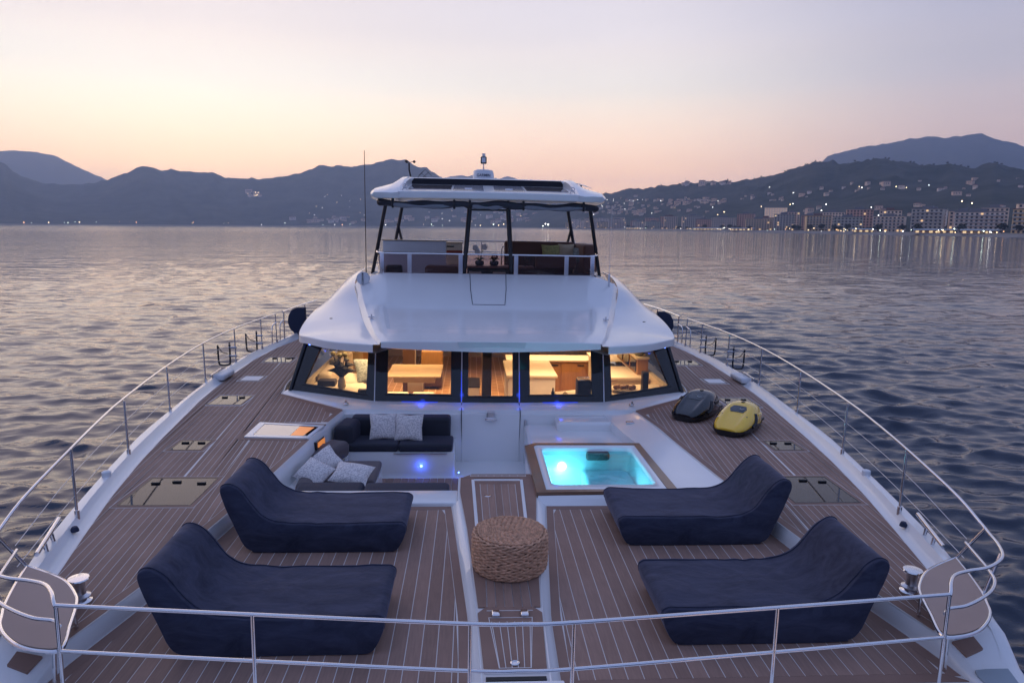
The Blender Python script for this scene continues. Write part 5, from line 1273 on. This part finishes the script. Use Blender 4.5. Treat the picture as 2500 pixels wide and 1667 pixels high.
def build_sea():
    cx, cy = 0.0, 2.0
    na, th0, th1 = 680, R(-54), R(54)
    rs = [2.5]
    while rs[-1] < 8300: rs.append(rs[-1]*(1.006 if rs[-1] < 1500 else 1.03)+.012)
    rs = np.array(rs); ang = np.linspace(th0, th1, na)
    rr_, aa = np.meshgrid(rs, ang, indexing='ij')
    X = cx+rr_*np.sin(aa); Y = cy+rr_*np.cos(aa); Z = np.zeros_like(X); DX = np.zeros_like(X); DY = np.zeros_like(X)
    step = np.maximum(rr_*(th1-th0)/na, rr_*.006+.012)
    for i in range(150):
        lam = .26*(2.3/.26)**RNG.random()
        th = RNG.normal(R(187), R(30)); k = 2*np.pi/lam
        amp = .0050*lam**.80*min(1.0, (1.3/lam)**.7)*(.5+RNG.random())
        ph = RNG.random()*6.283; kx, ky = k*math.sin(th), k*math.cos(th)
        fade = np.clip((lam/step-2.2)/2.5, 0, 1)
        p = kx*X+ky*Y+ph; c = np.cos(p)*amp*fade; sn = np.sin(p)*amp*fade
        Z += c; DX -= sn*math.sin(th)*.8; DY -= sn*math.cos(th)*.8
    # patches of stronger and calmer ruffle
    pat = .75+.35*np.sin(X*.045+1.3*np.sin(Y*.03))*np.sin(Y*.038+.9+1.1*np.sin(X*.021))
    Z *= pat
    co = np.stack([X+DX, Y+DY, SEA+Z], -1).reshape(-1, 3)
    nr = len(rs); i = np.arange(nr-1)[:, None]*na+np.arange(na-1)[None, :]
    f = np.stack([i, i+na, i+na+1, i+1], -1).reshape(-1, 4)
    me = bpy.data.meshes.new('sea'); me.vertices.add(len(co)); me.vertices.foreach_set('co', co.astype(np.float32).ravel())
    me.loops.add(f.size); me.loops.foreach_set('vertex_index', f.astype(np.int32).ravel())
    me.polygons.add(len(f)); me.polygons.foreach_set('loop_start', np.arange(0, f.size, 4, dtype=np.int32)); me.polygons.foreach_set('loop_total', np.full(len(f), 4, dtype=np.int32))
    me.polygons.foreach_set('use_smooth', np.ones(len(f), dtype=bool)); me.update(calc_edges=True); me.validate()
    me.materials.append(M['sea_water'])
    o = bpy.data.objects.new('sea', me); COL.objects.link(o); o['kind'] = 'structure'
    # the rest of the bay, behind and beside the viewer
    b = MB(); P = []
    for k in range(25):
        a_ = th1+(2*math.pi-(th1-th0))*k/24; P.append([(cx+r_*math.sin(a_), cy+r_*math.cos(a_), SEA-.02) for r_ in (2.5,40,600,8300)])
    b.grid(P); me2 = b.mesh('water', False); me2.materials.append(M['sea_water'])
    o = bpy.data.objects.new('water', me2); COL.objects.link(o); o['kind'] = 'structure'
build_sea()

# ================================================================== coast
CAMZ = 2.703-SEA
EYE = Vector((-.268, 0, 2.703))
def forest_mat(name, a, b_, sc, fld=None):
    m = mat(name, a, .95, spec=.1)
    nt = m.node_tree; N = nt.nodes; L = nt.links
    tc = N.new('ShaderNodeTexCoord'); n1 = N.new('ShaderNodeTexNoise'); n1.inputs['Scale'].default_value = sc; n1.inputs['Detail'].default_value = 8; n1.inputs['Roughness'].default_value = .65
    L.new(tc.outputs['Object'], n1.inputs['Vector'])
    r = N.new('ShaderNodeValToRGB'); r.color_ramp.elements[0].position = .35; r.color_ramp.elements[1].position = .68
    r.color_ramp.elements[0].color = (*a, 1); r.color_ramp.elements[1].color = (*b_, 1)
    L.new(n1.outputs[0], r.inputs[0]); L.new(r.outputs[0], N['Principled BSDF'].inputs['Base Color'])
forest_mat('forest', (.016,.026,.018), (.075,.074,.064), .012)
forest_mat('far_forest', (.03,.035,.03), (.06,.06,.05), .004)
mat('shore_sand', (.22,.19,.17), .9, var=.2, vscale=.05)
SHORE = [(-60,2600),(-34,2900),(-21.6,3100),(-8,3000),(0,2700),(4,2200),(8,1680),(13,1430),(19.3,1060),(26.6,815),(33.2,690),(39,610),(45,560),(60,520)]
shore = lambda a_: lerp_tab(SHORE, a_)
def pol(a_, d, z): return (EYE.x+d*math.sin(R(a_)), EYE.y+d*math.cos(R(a_)), z)

class Ridge:
    """a hill: crest given by azimuth/elevation as seen from the water, sloping down to the front base and away behind"""
    def __init__(s, name, crest, d1, d0, m, n=200, rough=.05, tree=6, power=1.15, nm=26, back=1.25, seed=0):
        s.c = crest; s.d1 = d1; s.d0 = d0; s.p = power; s.seed = seed; s.rough = rough; s.tree = tree
        a0, a1 = crest[0][0], crest[-1][0]; rows = []
        for i in range(n+1):
            a_ = a0+(a1-a0)*i/n
            row = [pol(a_, s.dist(a_, t), s.z(a_, t)) for t in [k/nm for k in range(nm+1)]]
            x, y, z = row[-1]; D = s.dist(a_, 1)
            row += [pol(a_, D*1.08, SEA+(z-SEA)*.75), pol(a_, D*back, SEA-5)]
            rows.append(row)
        b = MB(); b.grid([r_[::-1] for r_ in rows]); me = b.mesh(name, True, 180); me.materials.append(M[m])
        o = bpy.data.objects.new(name, me); COL.objects.link(o); o['kind'] = 'structure'; s.o = o
    def dd0(s, a_): return s.d0(a_) if callable(s.d0) else s.d0
    def dd1(s, a_): return s.d1(a_) if callable(s.d1) else s.d1
    def dist(s, a_, t): return s.dd0(a_)+(s.dd1(a_)-s.dd0(a_))*t
    def z(s, a_, t):
        H = EYE.z+s.dd1(a_)*math.tan(R(lerp_tab(s.c, a_)))-SEA
        base = max(0, t-.03)/.97
        h = H*(base**s.p)
        x, y, _ = pol(a_, s.dist(a_, t), 0)
        w = math.sin(math.pi*min(1, t))
        h += H*s.rough*w*2.2*fbm((x*.0011+s.seed, y*.0011, s.seed), 5)
        if t > .5: h += s.tree*(fbm((x*.03, y*.03, 2.0+s.seed), 3))*min(1, (t-.5)*4)
        return SEA+(max(h, -.5) if t > .04 else h-.4+1.6*min(1, t/.04))
    def at(s, a_, el):
        """ground point that is seen under this azimuth and elevation"""
        lo, hi = .04, 1.0
        for _ in range(30):
            t = (lo+hi)/2; e = math.degrees(math.atan2(s.z(a_, t)-EYE.z, s.dist(a_, t)))
            if e < el: lo = t
            else: hi = t
        return Vector(pol(a_, s.dist(a_, lo), s.z(a_, lo)))

Ridge('far_mountain', [(-40,3.6),(-34,4.1),(-32.2,4.55),(-31.9,4.67),(-30.6,4.67),(-29.2,4.51),(-28.3,3.97),(-27.3,3.5),(-26.3,3.03),(-25.2,2.4),(-23,1.2)], 7200, 5600, 'far_forest', 90, .04, 8, 1.0, 14, seed=3)
Ridge('far_mountain', [(-4,2.6),(-2.9,3.43),(-2.33,3.72),(-1.58,3.94),(-.83,4.0),(-.39,3.89),(.06,4.03),(.86,4.12),(1.4,3.75),(1.78,3.83),(2.16,3.75),(2.74,3.98),(3.41,3.86),(3.7,3.68),(4.5,3.1),(7,2.2),(11,1.2)], 7500, 5600, 'far_forest', 90, .04, 8, 1.0, 14, seed=7)
RL = Ridge('wooded_hills', [(-46,4.3),(-36,3.8),(-32.2,3.86),(-31.9,3.83),(-31.7,3.39),(-31.06,3.02),(-29.97,2.66),(-29.27,2.59),(-28.2,2.63),(-27.07,2.77),(-26.2,3.04),(-25.1,3.54),(-24,4.04),(-23.3,3.97),(-22.7,3.75),(-22.2,3.92),(-21.3,3.76),(-19.4,3.78),(-18.6,3.44),(-17.8,3.44),(-17.3,3.37),(-16.8,3.49),(-16.4,3.37),(-15.2,3.51),(-14.25,3.67),(-12.9,4.07),(-11.6,4.61),(-10.75,4.48),(-10.4,4.6),(-9.45,4.47),(-8.6,4.65),(-8.1,4.7),(-7.45,4.84),(-6.4,5.16),(-5.8,5.07),(-5.24,5.12),(-4.2,4.51),(-3.7,4.62),(-3.2,4.29),(-2.3,3.70),(-1.2,3.2),(1,2.6),(4,2.1),(8,1.9),(14,1.6)], 4300, lambda a_: shore(a_), 'forest', 300, .085, 7, 1.35, 34, seed=1)
RF_ = Ridge('far_mountain', [(24,3.2),(25.9,4.33),(26.5,4.83),(26.8,5.21),(28.5,5.66),(30.3,5.89),(31.6,6.11),(33.2,6.3),(34.1,6.12),(35.4,6.23),(36.2,6.3),(36.8,5.91),(38,5.56),(38.5,5.3),(39.7,5.0),(44,4.4),(52,3)], 5200, 3200, 'far_forest', 120, .05, 8, 1.0, 16, seed=5)
RR = Ridge('town_hill', [(2.5,.9),(6.8,1.84),(9.7,2.49),(10.4,2.64),(11.4,2.74),(12.4,2.99),(13.7,3.06),(14.8,3.19),(16.2,3.33),(17.6,3.45),(18.95,3.54),(20.2,3.5),(21.6,3.68),(22.8,3.89),(24,4.17),(25.3,4.67),(25.9,4.85),(27.1,4.81),(27.95,4.6),(29.2,4.81),(30.4,4.98),(31.7,4.66),(32.9,4.35),(33.8,4.22),(34.5,4.37),(35.9,4.08),(37.1,4.33),(37.9,4.0),(38.6,3.92),(40,3.8),(46,3.6),(60,3)], lambda a_: lerp_tab([(2,3300),(10,2600),(20,2100),(30,1750),(40,1600),(60,1500)], a_), lambda a_: shore(a_), 'forest', 420, .05, 7, 1.45, 44, seed=9)
# sandy shore strip
b = MB(); rows = []
for i in range(121):
    a_ = -40+90*i/120; d = shore(a_); rows.append([pol(a_, d-6, SEA-.5), pol(a_, d, SEA+1.0), pol(a_, d+26, SEA+2.6), pol(a_, d+90, SEA+3.0), pol(a_, d+140, SEA+2.0)][::-1])
b.grid(rows); me = b.mesh('beach', True, 180); me.materials.append(M['shore_sand']); o = bpy.data.objects.new('beach', me); COL.objects.link(o); o['kind'] = 'structure'

# ---- waterfront apartment blocks
WALLS = [mat('wall_%d' % i, c, .85, var=.08, vscale=.3) for i, c in enumerate([(.85,.58,.42),(.78,.46,.31),(.88,.66,.50),(.58,.50,.42),(.86,.58,.30),(.66,.36,.26),(.88,.70,.58),(.50,.46,.36)])]
mat('roof_tile', (.20,.10,.08), .9); mat('roof_flat', (.20,.19,.20), .9); mat('window_dark', (.02,.025,.035), .2); mat('balcony_slab', (.50,.46,.44), .8)
mat('window_lit', (.8,.6,.3), .5, emit=(1.0,.62,.28), estr=.9); mat('awning', (.30,.34,.38), .8); mat('shop_lit', (1,.9,.7), .5, emit=(1.0,.70,.36), estr=.8)
TINT = ['pale sandstone','terracotta brown','light cream','grey green','ochre','dusky red','whitish grey','dark green grey']
def block(a_, d, w, h, dp, wi, row, idx, label, group):
    c = Vector(pol(a_, d, SEA+2.6)); face = Matrix.Translation(c) @ Matrix.Rotation(-R(a_)+R(random.uniform(-9, 9)), 4, 'Z')
    t = place(None, 'apartment_block', None, c, label, 'building', group, None, False)
    fl = max(3, round(h/3.0)); fh = h/fl; nb = max(3, round(w/3.4))
    MB().box(-w/2, w/2, 0, dp, -2, h).xf(face).build('wall', WALLS[wi], t, smooth=False)
    MB().box(-w/2-.4, w/2+.4, -.4, dp+.4, h, h+.7).box(-w*.2, w*.15, dp*.3, dp*.6, h+.7, h+3).xf(face).build('roof', 'roof_tile' if idx % 5 == 1 else 'roof_flat', t, smooth=False)
    wd = MB(); lit = MB()
    for k in range(fl):
        for j in range(nb):
            x = -w/2+(j+.5)*w/nb; z0 = k*fh+.5
            tgt = lit if random.random() < (.16 if k == 0 else .05) else wd
            tgt.box(x-w/nb*.24, x+w/nb*.24, -.12, .05, z0, z0+fh*.58)
    wd.xf(face).build('window', 'window_dark', t, smooth=False, kind='stuff')
    if lit.v: lit.xf(face).build('lit_window', 'window_lit', t, smooth=False, kind='stuff')
    if row == 0:
        for k in range(1, fl):
            bb = random.choice((0, 0, .12)); MB().box(-w/2*(1-bb), w/2*(1-bb), -1.3, .02, k*fh-.15, k*fh+.08).box(-w/2*(1-bb), w/2*(1-bb), -1.32, -1.25, k*fh, k*fh+.75).xf(face).build('balcony', 'balcony_slab', t, smooth=False)
    return t
ORD = 'first second third fourth fifth sixth seventh eighth ninth tenth eleventh twelfth thirteenth fourteenth fifteenth sixteenth seventeenth eighteenth nineteenth twentieth twenty-first twenty-second twenty-third twenty-fourth twenty-fifth twenty-sixth twenty-seventh twenty-eighth twenty-ninth thirtieth'.split()
ordinal = lambda i: ORD[i] if i < len(ORD) else ORD[i-30]+' after thirty'
a_ = 7.5; idx = 0
while a_ < 43:
    d = shore(a_)+random.uniform(38, 52); w = random.uniform(22, 38); h = random.choice((15,17,18,20,21)) if a_ > 18 else random.choice((14,17,20,23))
    wi = random.randrange(8); da = math.degrees(w/d)
    block(a_+da/2, d, w, h, random.uniform(12, 16), wi, 0, idx, '%s apartment block, %s from the left along the waterfront' % (TINT[wi], ordinal(idx)), 'apartment blocks along the waterfront')
    a_ += da+math.degrees(random.choice((2, 5, 9, 14))/d); idx += 1
a_ = 8.0; idx = 0
while a_ < 43:
    d = shore(a_)+random.uniform(85, 125); w = random.uniform(18, 30); wi = random.choice((2,6,0,5)); da = math.degrees(w/d)
    block(a_+da/2, d, w, random.choice((17,19,22,24)), 12, wi, 1, idx, '%s block behind the waterfront row, %s from the left' % (TINT[wi], ordinal(idx)), 'second row of town blocks')
    a_ += da+math.degrees(random.choice((2, 6, 14))/d); idx += 1
# brightly lit hotel above the row
hp_ = RR.at(23.6, .75); hl = place(None, 'hotel', None, hp_, 'brightly lit white hotel standing above the waterfront row', 'hotel', None, None, False)
HM = Matrix.Translation(hp_) @ Matrix.Rotation(R(-23.6), 4, 'Z')
MB().box(-20,16,0,14,-4,18).xf(HM).build('wall', WALLS[6], hl, smooth=False)
MB().box(-20.5,16.5,-.5,14.5,18,18.8).xf(HM).build('roof', 'roof_flat', hl, smooth=False)
mb = MB()
for k in range(5):
    for j in range(9): mb.box(-19+4*j, -16.8+4*j, -.1, .05, 1+3.4*k, 3.4+3.4*k)
mat('hotel_lit', (.8,.6,.4), .5, emit=(1.0,.62,.34), estr=.35)
mb.xf(HM).build('lit_window', 'hotel_lit', hl, smooth=False, kind='stuff')

# ---- houses on the slopes
def house_mesh(i):
    w, dp, h = ((9,8,6),(13,9,7),(16,10,9),(8,7,5))[i]
    b = MB(); b.box(-w/2,w/2,-dp/2,dp/2,-4,h); b.add([(-w/2-.5,-dp/2-.5,h),(w/2+.5,-dp/2-.5,h),(w/2+.5,dp/2+.5,h),(-w/2-.5,dp/2+.5,h),(-w/2+1,0,h+2.2),(w/2-1,0,h+2.2)], [(0,1,5,4),(2,3,4,5),(1,2,5),(3,0,4),(3,2,1,0)])
    for k in range(3): b.box(-w/2+1+k*w/3.4, -w/2+2.2+k*w/3.4, -dp/2-.1, -dp/2+.02, h*.4, h*.75)
    me = b.mesh('house', False)
    for m_ in (WALLS[(2,6,0,2)[i]], M['roof_tile'], M['window_dark']): me.materials.append(m_)
    nf = len(me.polygons)
    for k, p in enumerate(me.polygons): p.material_index = 0 if k < 6 else (1 if k < 11 else 2)
    return me
HMESH = [house_mesh(i) for i in range(4)]
def houses(R_, n, boxes, label, group, sc=1.0):
    for _ in range(n):
        a0, a1, e0, e1 = random.choice(boxes); a_ = random.uniform(a0, a1); el = random.uniform(e0, e1)
        p = R_.at(a_, el); o = bpy.data.objects.new('hillside_house', random.choice(HMESH)); COL.objects.link(o)
        o.location = p; o.rotation_euler = (0,0,-R(a_)+random.uniform(-.7,.7)); q_ = sc*random.uniform(.7,1.5); o.scale = (q_, q_, q_*random.uniform(.7,1.2))
        o['label'] = label; o['category'] = 'house'; o['group'] = group
houses(RR, 120, [(9,19,1.0,2.1),(10,16,1.4,2.4),(16,20,1.7,2.3),(9.5,14,.9,1.6)], 'small pale house in the dense quarter at the left of the town hill', 'houses of the hill quarter', .6)
houses(RR, 16, [(16.5,20.2,3.2,3.42)], 'small house on the skyline above the hill quarter', 'houses on the left skyline', .8)
houses(RR, 60, [(24,40,2.2,3.4),(28,37,2.6,3.3),(25,38,.9,1.6),(21,27,2.0,2.7)], 'scattered house among trees on the dark hillside at the right', 'scattered hillside houses', .55)
houses(RL, 110, [(-9,8,.12,.75),(-4,8,.3,1.3),(-14,-3,.12,.6),(2,9,.2,1.5)], 'tiny pale house of the distant town across the bay', 'houses of the distant town', 1.3)
houses(RL, 14, [(-17.2,-16.2,2.05,2.4)], 'house of the small lit hilltop village at the left', 'hilltop village houses', 1.4)

# ---- lamps along the shore and on the slopes
LM = {}
def lamp_mesh(col, size, e):
    key = (col, size)
    if key in LM: return LM[key]
    b = MB(); b.lathe((0,0,size*2.2), [(.001,-size),(size*.7,-size*.7),(size,0),(size*.7,size*.7),(.001,size)], 8); nb = len(b.f)
    b.box(-.08,.08,-.08,.08,-1,size*1.3); me = b.mesh('street_lamp', False)
    me.materials.append(mat('lamp_glow_%d' % len(LM), col, .5, emit=col, estr=e)); me.materials.append(M['black_plastic'])
    for k, p in enumerate(me.polygons): p.material_index = 0 if k < nb else 1
    LM[key] = me; return me
WARM, WHITE, ORANGE, GREENISH = (1,.72,.40), (1,.95,.88), (1,.48,.20), (.85,1,.80)
def street_lamp(p, col, size, e, label, group):
    o = bpy.data.objects.new('street_lamp', lamp_mesh(col, size, e)); COL.objects.link(o); o.location = p
    o['label'] = label; o['category'] = 'street lamp'; o['group'] = group
for _ in range(74):
    a_ = random.choice((random.uniform(11,42), random.uniform(28,38), random.uniform(16,22))); d = shore(a_)+random.uniform(4,30)
    street_lamp(Vector(pol(a_, d, SEA+2+random.uniform(0,3))), random.choice((WARM,WARM,WHITE,ORANGE,GREENISH)), random.choice((.25,.35,.45)), 6, 'glowing lamp on the promenade in front of the apartment blocks', 'promenade lamps')
for _ in range(56):
    a_ = random.choice((random.uniform(9,20), random.uniform(22,40))); el = random.uniform(.9,2.3) if a_ < 20 else random.choice((random.uniform(2.3,3.3), random.uniform(.8,1.8)))
    street_lamp(RR.at(a_, el)+Vector((0,0,1)), random.choice((WHITE,WARM,WHITE)), random.choice((.6,.8)), 6, 'point of light between the houses on the town hill', 'lamps on the town hill')
for _ in range(44):
    a_ = random.choice((random.uniform(-32,-8), random.uniform(-32,-14), random.uniform(-8,8))); el = random.choice((.03,.06,.10,.2))
    street_lamp(Vector(pol(a_, shore(a_)+random.uniform(8,200), SEA+4+random.uniform(0,8))), random.choice((WARM,ORANGE,WHITE,GREENISH)), random.choice((.8,1.2,1.6)), 6, 'distant lamp on the far left shoreline', 'lamps of the far shore')
for _ in range(34):
    a_ = random.choice((random.uniform(-13,-8), random.uniform(-4,8))); el = random.uniform(.6,2.4) if a_ < -5 else random.uniform(.3,1.2)
    street_lamp(RL.at(a_, el)+Vector((0,0,2)), random.choice((WARM,WHITE)), random.choice((1.0,1.4)), 4, 'distant lamp on the slope across the bay', 'lamps on the far slope')
for _ in range(12):
    a_ = random.uniform(-17.1,-16.3); street_lamp(RL.at(a_, random.uniform(2.05,2.35))+Vector((0,0,4)), WARM, 2.0, 4, 'warm lamp in the hilltop village at the left', 'hilltop village lamps')
# lit beach pavilions
for i, (a0, wd) in enumerate(((18.6,42),(21.2,30),(13.0,34),(34.0,30),(36.6,24),(29.6,20))):
    d = shore(a0)+14; c = Vector(pol(a0, d, SEA+1.6)); P_ = Matrix.Translation(c) @ Matrix.Rotation(-R(a0), 4, 'Z')
    t = place(None, 'beach_pavilion', None, c, ('long lit beach pavilion at the left of the promenade','short lit beach pavilion right of the longest one','lit beach pavilion farthest to the left','bright beach pavilion below the ochre blocks at the right','small beach pavilion farthest to the right','smallest lit pavilion in the middle of the promenade')[i], 'pavilion', None, None, False)
    MB().box(-wd/2,wd/2,0,8,0,.6).xf(P_).build('deck', 'balcony_slab', t, smooth=False)
    MB().box(-wd/2,wd/2,5,8,.6,3.2).xf(P_).build('wall', WALLS[0], t, smooth=False)
    for k in range(int(wd/5)): MB().box(-wd/2+5*k+1,-wd/2+5*k+random.uniform(2,4),4.9,5.02,1,2.6).xf(P_).build('lit_window', 'shop_lit', t, smooth=False)
    MB().add([(-wd/2-1,-1,3.1),(wd/2+1,-1,3.1),(wd/2+1,9,4.2),(-wd/2-1,9,4.2)],[(0,1,2,3)]).add([(-wd/2-1,-1,3.0),(wd/2+1,-1,3.0),(wd/2+1,9,4.1),(-wd/2-1,9,4.1)],[(3,2,1,0)]).xf(P_).build('awning', 'awning', t, smooth=False)
# trees on the promenade and on the skyline
def tree_mesh(i):
    rnd = random.Random(i); b = MB(); b.tube([(0,0,-1),(.1,0,2.2),(0,.1,4)], [.35,.25,.15], 6); nb = len(b.f)
    for k in range(150):
        u = Vector((rnd.gauss(0,1), rnd.gauss(0,1), rnd.gauss(0,.8))).normalized()*(rnd.random()**.4); c = Vector((u.x*3.4, u.y*3.4, 5.4+u.z*2.3))
        n = Vector((rnd.gauss(0,1), rnd.gauss(0,1), rnd.gauss(0,1))).normalized(); a_ = n.orthogonal().normalized()*rnd.uniform(.5,.95); q = n.cross(a_)
        b.add([c+a_, c+q, c-a_, c-q], [(0,1,2,3)])
    me = b.mesh('tree', False); me.materials.append(M['brown_fabric']); me.materials.append(M['forest'])
    for k, p in enumerate(me.polygons): p.material_index = 0 if k < nb else 1
    return me
TM = [tree_mesh(i) for i in range(3)]
def tree(p, sc, label, group):
    o = bpy.data.objects.new('tree', random.choice(TM)); COL.objects.link(o); o.location = p; o.rotation_euler = (0,0,random.uniform(0,6)); o.scale = (sc,)*3
    o['label'] = label; o['category'] = 'tree'; o['group'] = group
for _ in range(34):
    a_ = random.uniform(12,42); tree(Vector(pol(a_, shore(a_)+random.uniform(26,36), SEA+2.4)), random.uniform(.6,1.1), 'dark tree in front of the waterfront blocks', 'promenade trees')
for _ in range(60):
    a_ = random.uniform(10.5,38); tree(Vector(pol(a_, RR.dist(a_, 1)-5, RR.z(a_, 1)-2)), random.uniform(.35,.75), 'dark tree on the skyline of the town hill', 'skyline trees')

# ================================================================== air
m = bpy.data.materials.new('haze'); m.use_nodes = True; nt = m.node_tree
for n in list(nt.nodes): nt.nodes.remove(n)
out = nt.nodes.new('ShaderNodeOutputMaterial'); pv = nt.nodes.new('ShaderNodeVolumePrincipled')
pv.inputs['Color'].default_value = (.58,.72,1.0,1); pv.inputs['Density'].default_value = 1.6e-4; pv.inputs['Anisotropy'].default_value = .5
nt.links.new(pv.outputs[0], out.inputs['Volume'])
mb = MB().box(-9600, 9600, -9600, 9800, SEA-8, 640); me = mb.mesh('haze', False); me.materials.append(m)
o = bpy.data.objects.new('haze', me); COL.objects.link(o); o['kind'] = 'stuff'; o['label'] = 'pale evening haze over the bay'

# ================================================================== heel everything that is aboard
for o in ONBOARD: o.matrix_basis = HEEL @ o.matrix_basis
